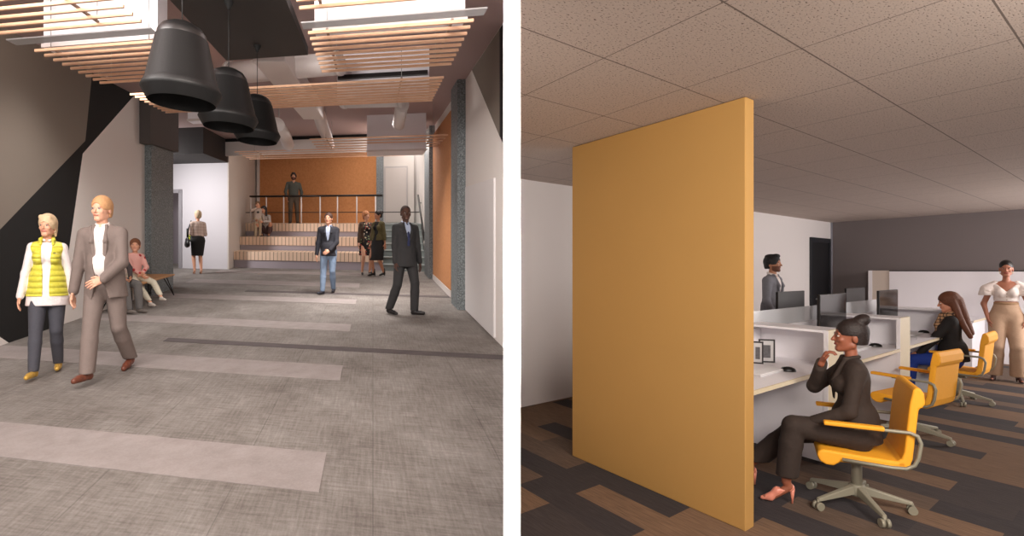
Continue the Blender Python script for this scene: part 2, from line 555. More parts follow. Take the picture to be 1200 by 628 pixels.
def ik(a, b, l1, l2, pole):
    """middle joint between a and b"""
    d = b - a; L = np.linalg.norm(d)
    if L > (l1+l2)*0.999: b = a + d/L*(l1+l2)*0.999; d = b - a; L = np.linalg.norm(d)
    x = (l1*l1 - l2*l2 + L*L)/(2*L)
    h = math.sqrt(max(l1*l1 - x*x, 0))
    u = d/L; p = np.array(pole, float); p = p - u*(p @ u); p = nrm(p)
    return a + u*x + p*h, b
def rotz(a):
    c, s = math.cos(a), math.sin(a); return np.array([[c, -s, 0], [s, c, 0], [0, 0, 1]])
def rotx(a):
    c, s = math.cos(a), math.sin(a); return np.array([[1, 0, 0], [0, c, -s], [0, s, c]])
def roty(a):
    c, s = math.cos(a), math.sin(a); return np.array([[c, 0, s], [0, 1, 0], [-s, 0, c]])

class Person:
    """local frame: faces -Y, +X is image right when it faces the viewer, feet at z=0"""
    def __init__(s, label, loc, rz, H=1.75, female=False, skin=(190, 130, 100), group=None,
                 hip=(0, 0, 0.525), lean=(0, 0, 1), twist=0.0, feet=None, hands=None, poles=None, knees=None,
                 head=(0, 0), width=1.0, vox=0.014, build=1.0, toes=(0, 0), hvox=None, child=False, handrot=None, pitchfeet=(0,0), heel=0.0):
        s.heel = heel
        if heel: feet = [(x, y, z + heel/H) for (x, y, z) in (feet or [(-0.055, 0, 0.045), (0.055, 0, 0.045)])]
        s.H = H; s.fem = female; s.vox = vox; s.hvox = hvox or vox*0.5
        s.root = empty('person', loc, rz, label, 'person', group)
        s.root.scale = (width, 1, 1)
        s.bw = build
        U = nrm(V3(*lean)); s.U = U
        s.P = V3(*hip)*H
        R = rotz(twist)
        s.S = R @ V3(1, 0, 0); s.S = nrm(s.S - U*(s.S @ U))      # towards local +x
        s.Fw = -np.cross(U, s.S)                                 # forward
        if s.Fw[1] > 0 and abs(twist) < 1.5: s.Fw = -s.Fw
        sw = (0.088 if female else 0.101)*(1.0 if not child else 0.9)
        s.nk = s.P + U*0.305*H
        s.sh = [s.P + U*0.268*H - s.S*sw*H, s.P + U*0.268*H + s.S*sw*H]   # [image left, image right]
        hw = 0.052
        s.hips = [s.P + V3(-hw*H, 0, -0.005*H), s.P + V3(hw*H, 0, -0.005*H)]
        # feet: ankle positions
        feet = feet or [(-0.055, 0, 0.045), (0.055, 0, 0.045)]
        knees = knees or [(0, -1, 0), (0, -1, 0)]
        s.kn = []; s.an = []
        for i in range(2):
            k, a = ik(s.hips[i], V3(*feet[i])*H, 0.245*H, 0.240*H, knees[i]); s.kn.append(k); s.an.append(a)
        hands = hands or [(-0.14, -0.01, 0.49), (0.14, -0.01, 0.49)]
        poles = poles or [(-0.3, 1, 0), (0.3, 1, 0)]
        s.el = []; s.wr = []
        for i in range(2):
            e, w = ik(s.sh[i], V3(*hands[i])*H, 0.168*H, 0.146*H, poles[i]); s.el.append(e); s.wr.append(w)
        s.toes = [rotz(toes[i]) @ V3(0, -1, 0) for i in range(2)]
        s.pf = pitchfeet
        s.RH = rotz(head[0]) @ rotx(head[1])                     # head turn, nod (+ looks up)
        s.hc = s.nk + (nrm(U + V3(0, 0, 1.0)))*(0.099 if not child else 0.108)*H + V3(0, -0.006*H, 0)
        s.handrot = handrot or [None, None]
        s.skin = skin
        s.hs = 1.10 if not child else 1.36
        s.hd = 1.0 if not child else 1.15
    # ---- primitives
    def torso(s, inf=0.0, belly=0.0, k=0.035):
        H = s.H; b = s.bw; U = s.U; M = squash(s.Fw, 0.66 if not s.fem else 0.68); P = s.P
        if s.fem:
            L = [c_(P + U*0.0*H, P + U*0.035*H, 0.090*H*b+inf, 0.083*H*b+inf, k, M),
                 c_(P + U*0.05*H, P + U*0.125*H, 0.076*H*b+inf, 0.066*H*b+inf, k, M),
                 c_(P + U*0.12*H, P + U*0.215*H, 0.066*H*b+inf, 0.079*H*b+inf, k, M),
                 e_(P + U*0.205*H + s.S*0.038*H + s.Fw*0.042*H, (0.034*H+inf, 0.030*H+inf, 0.034*H+inf), k=0.02),
                 e_(P + U*0.205*H - s.S*0.038*H + s.Fw*0.042*H, (0.034*H+inf, 0.030*H+inf, 0.034*H+inf), k=0.02)]
        else:
            L = [c_(P + U*0.0*H, P + U*0.035*H, 0.084*H*b+inf, 0.081*H*b+inf, k, M),
                 c_(P + U*0.05*H, P + U*0.13*H, 0.079*H*b+inf, 0.077*H*b+inf, k, M),
                 c_(P + U*0.13*H, P + U*0.225*H, 0.078*H*b+inf, 0.093*H*b+inf, k, M)]
        if belly: L.append(e_(P + U*0.10*H + s.Fw*(0.03*H), (0.075*H+inf, (0.045+belly)*H+inf, 0.08*H+inf), k=0.03))
        a, c = s.sh
        m = (a + c)/2
        L.append(c_(m + (a-m)*0.72 - U*0.008*H, m + (c-m)*0.72 - U*0.008*H, 0.033*H+inf*0.8, 0.033*H+inf*0.8, 0.03))
        L.append(c_(s.nk - U*0.010*H, m + (a-m)*0.86 - U*0.002*H, 0.021*H+inf*0.6, 0.022*H+inf*0.8, 0.025))
        L.append(c_(s.nk - U*0.010*H, m + (c-m)*0.86 - U*0.002*H, 0.021*H+inf*0.6, 0.022*H+inf*0.8, 0.025))
        return L
    def arms(s, inf=0.0, upto=1.0, cuff=0.0, sides=(0, 1), k=0.02):
        H = s.H; q = 0.84 if s.fem else 1.0; q *= (0.5 + 0.5*s.bw); L = []
        for i in sides:
            L.append(c_(s.sh[i], s.el[i], 0.0285*H*q+inf*0.75, 0.0235*H*q+inf*0.75, k+0.005))
            if upto > 0:
                w = s.el[i] + (s.wr[i]-s.el[i])*upto
                L.append(c_(s.el[i], w, 0.0235*H*q+inf*0.75, (0.0155+0.005*(1-upto))*H*q+inf*0.75+cuff, k))
        return L
    def legs(s, inf=0.0, flare=0.0, sides=(0, 1), upto=1.0, k=0.010, thigh=0.0):
        H = s.H; q = 1.04 if s.fem else 1.0; L = []
        for i in sides:
            L.append(c_(s.hips[i], s.kn[i], 0.052*H*q+inf+thigh, 0.0315*H*q+inf+flare*0.3, 0.02))
            a = s.kn[i] + (s.an[i]-s.kn[i])*upto
            m = s.kn[i] + (s.an[i]-s.kn[i])*0.3*upto
            back = nrm(np.cross(np.cross(s.an[i]-s.kn[i], s.hips[i]-s.kn[i]) + V3(1e-6, 0, 0), s.an[i]-s.kn[i]))*0.0
            L.append(c_(s.kn[i], m, 0.0305*H+inf+flare*0.3, 0.031*H+inf+flare*0.5, k))
            L.append(c_(m, a, 0.031*H+inf+flare*0.5, 0.0205*H+inf+flare, k))
        return L
    def head_prims(s):
        H = s.H*s.hs; C = s.hc; R = s.RH; f = 0.93 if s.fem else 1.0
        def p(x, y, z): return C + R @ (V3(x, y, z)*H)
        L = [e_(p(0, 0.006, 0.014), (0.0425*H*f, 0.053*H, 0.048*H), R, 0.012),
             e_(p(0, -0.014, -0.014), (0.0345*H*f, 0.037*H, 0.047*H), R, 0.012),
             c_(p(-0.022*f, 0.004, -0.034), p(-0.006, -0.036, -0.050), 0.014*H, 0.0125*H, 0.012),
             c_(p(0.022*f, 0.004, -0.034), p(0.006, -0.036, -0.050), 0.014*H, 0.0125*H, 0.012),
             c_(p(-0.018, -0.043, 0.008), p(0.018, -0.043, 0.008), 0.0065*H, None, 0.008),
             e_(p(-0.021*f, -0.036, -0.014), (0.012*H, 0.010*H, 0.010*H), R, 0.010),
             e_(p(0.021*f, -0.036, -0.014), (0.012*H, 0.010*H, 0.010*H), R, 0.010),
             e_(p(-0.0165, -0.0565, 0.0005), (0.0085*H, 0.008*H, 0.0055*H), R, sub=True, k=0.004),
             e_(p(0.0165, -0.0565, 0.0005), (0.0085*H, 0.008*H, 0.0055*H), R, sub=True, k=0.004),
             c_(p(0, -0.048, 0.004), p(0, -0.0595, -0.0155), 0.0038*H, 0.0056*H, 0.006),
             c_(p(-0.0068, -0.0520, -0.017), p(0.0068, -0.0520, -0.017), 0.0038*H, None, 0.004),
             c_(p(-0.012, -0.0462, -0.0315), p(0, -0.0490, -0.0315), 0.0036*H, 0.0042*H, 0.004), c_(p(0.012, -0.0462, -0.0315), p(0, -0.0490, -0.0315), 0.0036*H, 0.0042*H, 0.004),
             e_(p(-0.0415*f, 0.008, -0.006), (0.0055*H, 0.010*H, 0.0175*H), R @ rotx(0.2), 0.004),
             e_(p(0.0415*f, 0.008, -0.006), (0.0055*H, 0.010*H, 0.0175*H), R @ rotx(0.2), 0.004)]
        return L
    def hand_prims(s, i, curl=0.5, H=None):
        H = s.H*(0.92 if s.fem else 1.0)*s.hd
        w = s.wr[i]; d = nrm(s.wr[i]-s.el[i])
        side = -1 if i == 0 else 1
        hr = s.handrot[i]
        if hr is not None: d = nrm(V3(*hr[0])); pn = V3(*hr[1])
        else: pn = V3(-side, 0, 0)                       # palm looks at the thigh
        pn = nrm(pn - d*(pn @ d)); a = nrm(np.cross(d, pn))   # across the palm
        fwd = s.Fw
        if hr is not None and len(hr) > 2: fwd = V3(*hr[2])
        if a @ fwd < 0: a = -a                           # a points to the thumb side
        L = [c_(w - d*0.012*H, w + d*0.01*H, 0.0145*H, 0.0135*H, 0.01),
             e_(w + d*0.028*H, (0.0215*H, 0.0105*H, 0.029*H), np.stack([a, pn, d], 1), 0.01)]
        lens = [0.020, 0.023, 0.0215, 0.017]
        for k_ in range(4):
            o = (1.5-k_)*0.0112*H
            b0 = w + d*0.042*H + a*o; L0 = lens[k_]*H
            dirn = nrm(d + a*(1.5-k_)*0.05)
            p0 = b0; ang = 0.25*curl
            for seg_ in range(3):
                ang += curl*(0.45 if seg_ else 0.2)
                dd = nrm(dirn*math.cos(ang) + pn*math.sin(ang))
                p1 = p0 + dd*L0*(1.0, 0.72, 0.55)[seg_]
                L.append(c_(p0, p1, (0.0056, 0.0050, 0.0046)[seg_]*H, (0.0050, 0.0046, 0.0040)[seg_]*H, 0.003))
                p0 = p1
        t0 = w + d*0.010*H + a*0.014*H + pn*0.002*H
        t1 = t0 + nrm(d*0.75 + a*0.65 + pn*0.25)*0.024*H
        t2 = t1 + nrm(d*0.92 + a*0.25 + pn*0.3)*0.019*H
        L.append(c_(t0, t1, 0.0075*H, 0.0062*H, 0.006)); L.append(c_(t1, t2, 0.006*H, 0.0048*H, 0.004))
        return L
    # ---- the body: one skin surface from crown to feet
    def body(s, eye=(60, 40, 30), brow=(70, 50, 40), lips=(170, 90, 80), curl=(0.5, 0.5), smile=0.0, barefoot=True, beard=None):
        H = s.H; hh = s.H*s.hs
        P = s.torso(-0.004) + s.arms(0.0) + s.legs(-0.003)
        P.append(c_(s.nk - s.U*0.02*H, s.hc - V3(0, 0, 0.02*hh), 0.030*H*(0.84 if s.fem else 1.0), 0.027*H*(0.84 if s.fem else 1.05), 0.015))
        for i in range(2):
            t = s.toes[i]; a = s.an[i]; t = nrm(V3(t[0], t[1], math.tan(s.pf[i])))
            hl = max(0.0, s.heel); b_ = a + t*0.060*H - V3(0, 0, 0.030*H + hl*0.95)
            P.append(c_(a - t*0.014*H - V3(0, 0, 0.022*H), b_, 0.0165*H, 0.0135*H, 0.015)); P.append(c_(b_, b_ + t*0.026*H, 0.0135*H, 0.010*H, 0.012))
        v, f = grid_surface(P, s.vox)
        parts = [(relax(v, f), f, 0)]
        hp = s.head_prims() + [c_(s.nk + s.U*0.01*H, s.hc - V3(0, 0, 0.02*hh), 0.0275*H*(0.84 if s.fem else 1.0), 0.026*H*(0.84 if s.fem else 1.05), 0.012)]
        v, f = grid_surface(hp, s.hvox)
        v = relax(v, f)
        C = s.hc; R = s.RH
        fc = (v[f].mean(1) - C) @ R / hh
        m = np.zeros(len(f), int)
        m[(np.abs(fc[:, 0]) < 0.0135) & (np.abs(fc[:, 2] + 0.0315) < 0.0038 + 0.0 * fc[:, 0]) & (fc[:, 1] < -0.035)] = 1
        if beard is not None:
            m[(fc[:, 2] < -0.018) & (fc[:, 1] < 0.0) & (fc[:, 2] > -0.07) & (m == 0)] = 4
        parts.append((v, f, m))
        def p(x, y, z): return C + R @ (V3(x, y, z)*hh)
        for sx in (-1, 1):
            v, f = ell_mesh(p(sx*0.0165, -0.0432, 0.0005), V3(0.0066, 0.0056, 0.0034)*hh, R); parts.append((v, f, 3))
            v, f = ell_mesh(p(sx*0.0165, -0.0482, 0.0005), V3(0.0034, 0.0018, 0.0034)*hh, R); parts.append((v, f, 2))
            v, f = ell_mesh(p(sx*0.0175, -0.0462, 0.0108), V3(0.0098, 0.0035, 0.0016)*hh, R @ roty(sx*0.12)); parts.append((v, f, 5))
            v, f = ell_mesh(p(sx*0.0165, -0.0470, 0.0040), V3(0.0078, 0.0028, 0.0008)*hh, R); parts.append((v, f, 2))
        for i in range(2):
            v, f = grid_surface(s.hand_prims(i, curl[i]), max(0.0028, min(s.hvox*0.8, 0.005))); parts.append((relax(v, f), f, 0))
        key = str(s.skin)
        ms = [mat('skin_'+key, s.skin, 0.5, noise=(30, 0.05)), mat('lips_'+str(lips), lips, 0.45), mat('iris_'+str(eye), eye, 0.3),
              mat('eye_white', (228, 222, 216), 0.3), mat('stubble_'+str(beard), beard or (80, 60, 50), 0.8), mat('eyebrow_'+str(brow), brow, 0.8)]
        return np_mesh('body', parts, ms, s.root)
    def garment(s, name, prims, m, cuts=(), vox=None, label=None, it=1):
        v, f = grid_surface(prims, vox or s.vox, cuts)
        o = np_mesh(name, [(relax(v, f, it), f, 0)], m, s.root)
        if label: o['label'] = label
        return o
    # cuts
    def ankles(s, dz=-0.012):
        a, b = s.an
        def cut(X, Y, Z):
            d0 = (X-a[0])**2 + (Y-a[1])**2; d1 = (X-b[0])**2 + (Y-b[1])**2
            return np.where(d0 < d1, a[2], b[2]) + dz*s.H - Z
        return cut
    def above(s, z): return lambda X, Y, Z: z*s.H - Z
    def below(s, z): return lambda X, Y, Z: Z - z*s.H
    def tcoord(s, X, Y, Z):
        u = (X-s.P[0])*s.U[0] + (Y-s.P[1])*s.U[1] + (Z-s.P[2])*s.U[2]
        x = (X-s.P[0])*s.S[0] + (Y-s.P[1])*s.S[1] + (Z-s.P[2])*s.S[2]
        f = (X-s.P[0])*s.Fw[0] + (Y-s.P[1])*s.Fw[1] + (Z-s.P[2])*s.Fw[2]
        return x/s.H, f/s.H, u/s.H
    def vneck(s, bottom, top=0.33, wtop=0.055, wbot=0.0, open_hem=None, x0=0.0):
        """opening at the front whose width grows from bottom to top (torso coordinates)"""
        def cut(X, Y, Z):
            x, f, u = s.tcoord(X, Y, Z)
            t = np.clip((u-bottom)/(top-bottom), 0, 1)
            half = wbot + (wtop-wbot)*t
            if open_hem is not None: half = np.where(u < bottom, wbot + (bottom-u)*open_hem, half)
            d = half - np.abs(x - x0)
            if open_hem is None: d = np.minimum(d, (u-bottom))
            d = np.minimum(d, f+0.0)
            return d*s.H
        return cut
    def neckhole(s, r=0.036, u0=0.30):
        def cut(X, Y, Z):
            x, f, u = s.tcoord(X, Y, Z)
            return np.minimum(r - np.sqrt(x*x + (f-0.006)**2*1.0), u-u0)*s.H
        return cut
    def utop(s, u1):
        return lambda X, Y, Z: (s.tcoord(X, Y, Z)[2]-u1)*s.H
    def ubot(s, u1):
        return lambda X, Y, Z: (u1-s.tcoord(X, Y, Z)[2])*s.H
    def hair(s, m, style='short', inf=0.006, line=0.022, extra=(), sideburn=-0.012, back=-0.045, name='hair'):
        H = s.H*s.hs; C = s.hc; R = s.RH; f_ = 0.93 if s.fem else 1.0
        def p(x, y, z): return C + R @ (V3(x, y, z)*H)
        L = [e_(p(0, 0.009, 0.018), ((0.0425*f_+inf)*H, (0.052+inf)*H, (0.047+inf)*H), R, 0.01),
             e_(p(0, 0.022, -0.012), ((0.036*f_+inf)*H, (0.034+inf)*H, 0.045*H), R, 0.015)]
        for q in extra:
            if q[0] == 'c': L.append(c_(p(*q[1]), p(*q[2]), q[3]*H, q[4]*H, 0.012))
            else: L.append(e_(p(*q[1]), V3(*q[2])*H, R, 0.012))
        def cut(X, Y, Z):
            x = (X-C[0])*R[0, 0] + (Y-C[1])*R[1, 0] + (Z-C[2])*R[2, 0]
            y = (X-C[0])*R[0, 1] + (Y-C[1])*R[1, 1] + (Z-C[2])*R[2, 1]
            z = (X-C[0])*R[0, 2] + (Y-C[1])*R[1, 2] + (Z-C[2])*R[2, 2]
            x = x/H; y = y/H; z = z/H
            # rounded face opening below the hairline
            q = np.sqrt((x/0.039)**2 + ((y+0.056)/0.050)**2 + ((z+0.035)/(line+0.035))**2)
            face = (1.0-q)*0.035
            if style == 'long':
                d = np.maximum(face, np.minimum(np.minimum(-0.012 - y, -0.02 - z), 0.030 - np.abs(x)))
            else:
                ear = np.minimum(0.014 - y, sideburn - z)
                low = back - z
                d = np.maximum(np.maximum(face, ear), low)
            return d*H
        return s.garment(name, L, m, (cut,), vox=max(s.hvox*0.9, 0.003))
    def shoe(s, i, m, name='shoe', heel=0.0, inf=0.0, high=0.0, M=None):
        """heel: height of the heel; the ankle must be raised by the same amount"""
        H = s.H; t = s.toes[i]; a = s.an[i]
        low = a - V3(0, 0, 0.045*H)                     # underside of the heel of the foot
        th = nrm(V3(t[0], t[1], math.tan(s.pf[i]))) if not heel else nrm(V3(t[0], t[1], 0))
        base = low + V3(0, 0, 0.017*H)
        mid = base + th*0.035*H - V3(0, 0, heel*0.35)
        ball = base + th*0.062*H - V3(0, 0, heel*0.95) + V3(0, 0, 0.0)
        tip = base + th*0.094*H - V3(0, 0, heel*1.02 + 0.003*H)
        w = 0.86 if heel else 1.0
        L = [c_(base - th*0.018*H + V3(0, 0, 0.004*H), mid, 0.0180*H*w+inf, 0.0185*H*w+inf, 0.018),
             c_(mid, ball, 0.0185*H*w+inf, 0.0175*H*w+inf, 0.018),
             c_(ball, tip, 0.0175*H*w+inf, (0.0145 if not heel else 0.009)*H+inf, 0.018)]
        if not heel or high: L.append(c_(base - th*0.010*H, a + V3(0, 0, high*H), 0.0205*H+inf, 0.023*H+inf, 0.02))
        z0 = low[2] - heel
        cuts = [lambda X, Y, Z: Z - (a[2] + (0.005+high)*H)]
        if not heel and abs(s.pf[i]) < 0.01: cuts.append(lambda X, Y, Z: z0 + 0.001 - Z)
        if heel and not high:                           # open top of a pump
            c0 = a + th*0.012*H - V3(0, 0, 0.004*H)
            cuts.append(lambda X, Y, Z: 0.030*H - np.sqrt((X-c0[0])**2 + (Y-c0[1])**2 + (Z-c0[2])**2))
        o = s.garment(name, L, m, cuts, vox=min(s.vox, 0.007) if s.vox < 0.012 else s.vox*0.8)
        if heel:
            q = low - th*0.024*H
            MB().tube([tuple(q + V3(0, 0, 0.016*H)), tuple(V3(q[0], q[1], z0))], [0.010*H, 0.0035*H], 8).build('heel', m, o)
        return o

# ==================================================================== LOBBY: shell
def lobby_plane(p0):
    def f(px, py):
        """point of the wall plane (through p0, running in depth) seen at a pixel"""
        a = (px-600)/F; t = 0
        # p0 + t*E2 with x/y = a
        t = (a*p0[1]-p0[0])/(E2[0]-a*E2[1])
        x, y = p0[0]+t*E2[0], p0[1]+t*E2[1]
        return (x, y, EYE + (HZ-py)/F*y)
    return f
LW0 = fl('L', 10.4, 401.7); RW0 = fl('L', 589.4, 407)
LWp = lobby_plane(LW0); RWp = lobby_plane(RW0)
uL = uv(LW0)[0]; uR = uv(RW0)[0]
HC = 4.0
def cl(x): return 255-0.516*(437-x)
def bl(x): return 255+0.344*(437-x)
vbeam = uv(fl('L', 360, 255+960/15.2))[1]
PS = fl('L', 274, 313.5)            # foot of the big seating steps
uS, vS = uv(PS)
vend = vS + 3.3
m = MB()
m.prism([frUV(uL-0.1, -3), (-0.0333, -1.5), (-0.0333, 6.02), (RW0[0], RW0[1]), frUV(uR+0.05, vS+7), frUV(uL-5, vS+7), frUV(uL-5, 11), frUV(uL-0.1, 11)], -0.12, 0, 'L')
struct(m.build('floor', M_carpet))
def strip(name, mt, corners, uleft, label, hh=0.004, uright=None):
    p, q = uv(fl('L', *corners[0])), uv(fl('L', *corners[1]))
    ur = (p[0]+q[0])/2 if uright is None else uright
    b = MB().prism([frUV(uleft, p[1]), frUV(ur, p[1]), frUV(ur, q[1]), frUV(uleft, q[1])], 0.0, hh, 'L')
    o = b.build(name, mt); struct(o)
    return o
for cs in (((374, 577.5), (382.5, 531)), ((399, 446), (401.5, 428.5)), ((410, 388.5), (411.5, 380)), ((417, 356.5), (417.5, 351)),
           ((421, 337), (421.6, 332)), ((424, 323.4), (424, 320))):
    strip('floor_strip', M_strip, cs, uL+0.02, '')
ud = uv(fl('L', 192.5, 399))[0]
strip('floor_strip', M_dstrip, ((590, 421.5), (590, 416.5)), ud, '', 0.0045, uright=uv((-0.04, 5.75))[0])
strip('floor_strip', M_dstrip, ((524, 349), (524, 347)), uv(fl('L', 288, 341))[0], '', 0.0045, uright=uR-0.05)

pw = 0.16
gpl = lobby_plane(frUV(uL+pw, 10)); gp = uv(gpl(177.4, 300)); gq = uv(gpl(203, 300))
# left wall: painted in a slanting taupe / black / white pattern
m = MB()
X0 = -900
m.poly([LWp(X0, cl(X0)), LWp(108, cl(108)), LWp(100, 165), LWp(0, 269), LWp(-76, 343), LWp(X0, bl(X0)-50)], 0)
m.poly([LWp(108, cl(108)), LWp(158, cl(158)), LWp(97, 180), LWp(68, bl(68)), LWp(10.4, bl(10.4)), LWp(-76, 343), LWp(0, 269), LWp(100, 165)], 1)
m.poly([LWp(158, cl(158)), LWp(203, cl(203)), LWp(203, bl(203)), LWp(68, bl(68)), LWp(97, 180)], 2)
m.poly([LWp(10.4, bl(10.4)), LWp(X0, bl(X0)), LWp(X0, bl(X0)-50), LWp(-76, 343)], 2)
struct(m.build('wall_left', [M_tan, M_black, M_wallwhite]))
p = LWp(X0, 300)
vN = uv(p)[1]
m = MB().prism([frUV(uL-0.2, vN), frUV(uL-0.004, vN), frUV(uL-0.004, gq[1]), frUV(uL-0.2, gq[1])], -0.1, 4.3, 'L')
struct(m.build('wall_left_core', M_wallwhite))
# granite pillar on the left wall with a dark box above it
pw = 0.16
m = MB().prism([frUV(uL-0.02, gp[1]), frUV(uL+pw, gp[1]), frUV(uL+pw, gq[1]), frUV(uL-0.02, gq[1])], 0, 3.08, 'L')
struct(m.build('pillar', M_granite))
m = MB().prism([frUV(uL-0.02, gp[1]-0.25), frUV(uL+pw+0.1, gp[1]-0.25), frUV(uL+pw+0.1, gq[1]+0.1), frUV(uL-0.02, gq[1]+0.1)], 3.08, HC, 'L')
struct(m.build('bulkhead', mat('dark_grey_bulkhead_paint', (84, 78, 76), 0.8)))

# ceiling and the high part above the stairs
m = MB().prism([frUV(uL-0.1, 0.2), (-0.0333, 0.4), (-0.0333, 6.02), (RW0[0], RW0[1]), frUV(uR+0.05, vbeam), frUV(uL-5, vbeam), frUV(uL-5, 11), frUV(uL-0.1, 11)], HC, HC+0.15, 'L')
struct(m.build('ceiling', M_mauve))
m = MB().prism([frUV(uL-0.1, vbeam), frUV(uR+0.05, vbeam), frUV(uR+0.05, vS+7), frUV(uL-0.1, vS+7)], 7.0, 7.15, 'L')
struct(m.build('ceiling', M_wallwhite))
m = MB().prism([frUV(uL, vbeam-0.1), frUV(uR, vbeam-0.1), frUV(uR, vbeam), frUV(uL, vbeam)], HC+0.15, 7.0, 'L')
struct(m.build('wall_above_beam', M_wallwhite))
m = MB().prism([frUV(uS-0.35, vbeam-0.15), frUV(uR, vbeam-0.15), frUV(uR, vbeam), frUV(uS-0.35, vbeam)], 3.48, 3.90, 'L')
struct(m.build('beam', M_wallwhite))
m = MB().prism([frUV(uS-0.35, vbeam-0.13), frUV(uR, vbeam-0.13), frUV(uR, vbeam), frUV(uS-0.35, vbeam)], 3.90, 4.0, 'L')
struct(m.build('beam', M_black))  # black strip painted as the dark, shaded gap between beam and ceiling

# right wall with its painted corner
m = MB()
def cr(x): return 255-1.49*(x-437)
def br(x): return 255+0.997*(x-437)
RE = 589.4
m.poly([RWp(530, cr(530)), RWp(553, cr(553)), RWp(RE, 168), RWp(RE, br(RE)), RWp(530, br(530))], 0)
m.poly([RWp(553, cr(553)), RWp(585.5, cr(585.5)), RWp(585.5, 160)], 1)
m.poly([RWp(585.5, cr(585.5)), RWp(RE, cr(RE)), RWp(RE, 168), RWp(585.5, 160)], 2)
struct(m.build('wall_right', [M_wallwhite, M_tan, M_black]))
m = MB().prism([frUV(uR+0.005, uv(RW0)[1]-0.0), frUV(uR+0.15, uv(RW0)[1]-0.0), frUV(uR+0.15, vS+7), frUV(uR+0.005, vS+7)], -0.1, 7.2, 'L')
struct(m.build('wall_right_core', M_wallwhite))
# raised white board on the right wall
p0 = RWp(547, 300); p1 = RWp(581, 300)
v0, v1 = uv(p1)[1], uv(p0)[1]
m = MB().prism([frUV(uR-0.03, v0), frUV(uR, v0), frUV(uR, v1), frUV(uR-0.03, v1)], 0.03, 2.12, 'L')
o = m.build('wall_board', mat('bright_white_board', (226, 222, 222), 0.45), bevel=0.006)
tag(o, 'large plain white board fixed to the right lobby wall from the floor up', 'wall board')
# granite pillars on the right
pg = uv(fl('L', 536, 363)); pgb = uv(fl('L', 530, 349.5))
m = MB().prism([frUV(pg[0], pg[1]), frUV(uR+0.02, pg[1]), frUV(uR+0.02, pg[1]+0.75), frUV(pg[0], pg[1]+0.75)], 0, HC, 'L')
struct(m.build('pillar', M_granite))
pf = uv(fl('L', 503, 327))
m = MB().prism([frUV(pf[0], pf[1]), frUV(uR+0.02, pf[1]), frUV(uR+0.02, pf[1]+1.3), frUV(pf[0], pf[1]+1.3)], 0, HC, 'L')
struct(m.build('pillar', M_granitedark))
# orange wall panel between them, with a white skirting
v0 = uv(RWp(523.5, 300))[1]; v1 = pf[1]-0.02
m = MB().prism([frUV(uR-0.05, v0-0.9), frUV(uR, v0-0.9), frUV(uR, v1), frUV(uR-0.05, v1)], 0.14, 3.75, 'L')
tag(m.build('wall_panel', M_orange), 'tall narrow orange felt panel on the right wall between granite pillars', 'wall panel')
m = MB().prism([frUV(uR-0.06, v0-0.9), frUV(uR, v0-0.9), frUV(uR, v1), frUV(uR-0.06, v1)], 0.0, 0.13, 'L')
struct(m.build('baseboard_right', M_white))

# far left: white wall, dim doorway beside it, black bulkhead above
pw0 = uv(fl('L', 212, 314.5)); pw1 = uv(fl('L', 266.5, 315.5))
vw = pw1[1]
m = MB().prism([frUV(pw0[0], vw), frUV(pw1[0], vw), frUV(pw1[0], vw+0.15), frUV(pw0[0], vw+0.15)], 0, 3.4, 'L')
DL = pw0[0]-1.0
m.prism([frUV(DL, vw), frUV(pw0[0], vw), frUV(pw0[0], vw+0.15), frUV(DL, vw+0.15)], 2.45, 3.4, 'L')
m.prism([frUV(uL-5, vw), frUV(DL, vw), frUV(DL, vw+0.15), frUV(uL-5, vw+0.15)], 0, 3.4, 'L')
struct(m.build('wall_far_left', mat('cool_white_paint', (206, 202, 206), 0.7)))
m = MB().prism([frUV(uL-5, vw+1.6), frUV(pw1[0], vw+1.6), frUV(pw1[0], vw+1.7), frUV(uL-5, vw+1.7)], 0, 3.4, 'L')
m.prism([frUV(uL-5.1, 11), frUV(uL-5, 11), frUV(uL-5, vw+1.7), frUV(uL-5.1, vw+1.7)], 0, 4.1, 'L').prism([frUV(uL-5, 11), frUV(uL-0.2, 11), frUV(uL-0.2, 11.1), frUV(uL-5, 11.1)], 0, 4.1, 'L')
struct(m.build('wall_corridor', M_steplilac))
m = MB()
m.prism([frUV(pw0[0]-0.10, vw-0.03), frUV(pw0[0]+0.02, vw-0.03), frUV(pw0[0]+0.02, vw+0.17), frUV(pw0[0]-0.10, vw+0.17)], 0, 2.5, 'L')
m.prism([frUV(DL, vw-0.03), frUV(pw0[0], vw-0.03), frUV(pw0[0], vw+0.17), frUV(DL, vw+0.17)], 2.38, 2.5, 'L')
struct(m.build('door_1_frame', mat('grey_door_trim', (150, 146, 150), 0.6)))
m = MB().prism([frUV(uL-4.9, vw-2.4), frUV(pw1[0]+0.02, vw-2.4), frUV(pw1[0]+0.02, vw+0.2), frUV(uL-4.9, vw+0.2)], 3.3, HC, 'L')
struct(m.build('bulkhead', M_darkceil))
# white pier at the left end of the seating steps
pp0 = uv(fl('L', 267, 313.5)); 
m = MB().prism([frUV(pw1[0], vw), frUV(uS-0.01, vw), frUV(uS-0.01, vend+0.3), frUV(pw1[0], vend+0.3)], 0, 7, 'L')
struct(m.build('pillar', mat('warm_grey_pier_paint', (200, 190, 182), 0.75)))

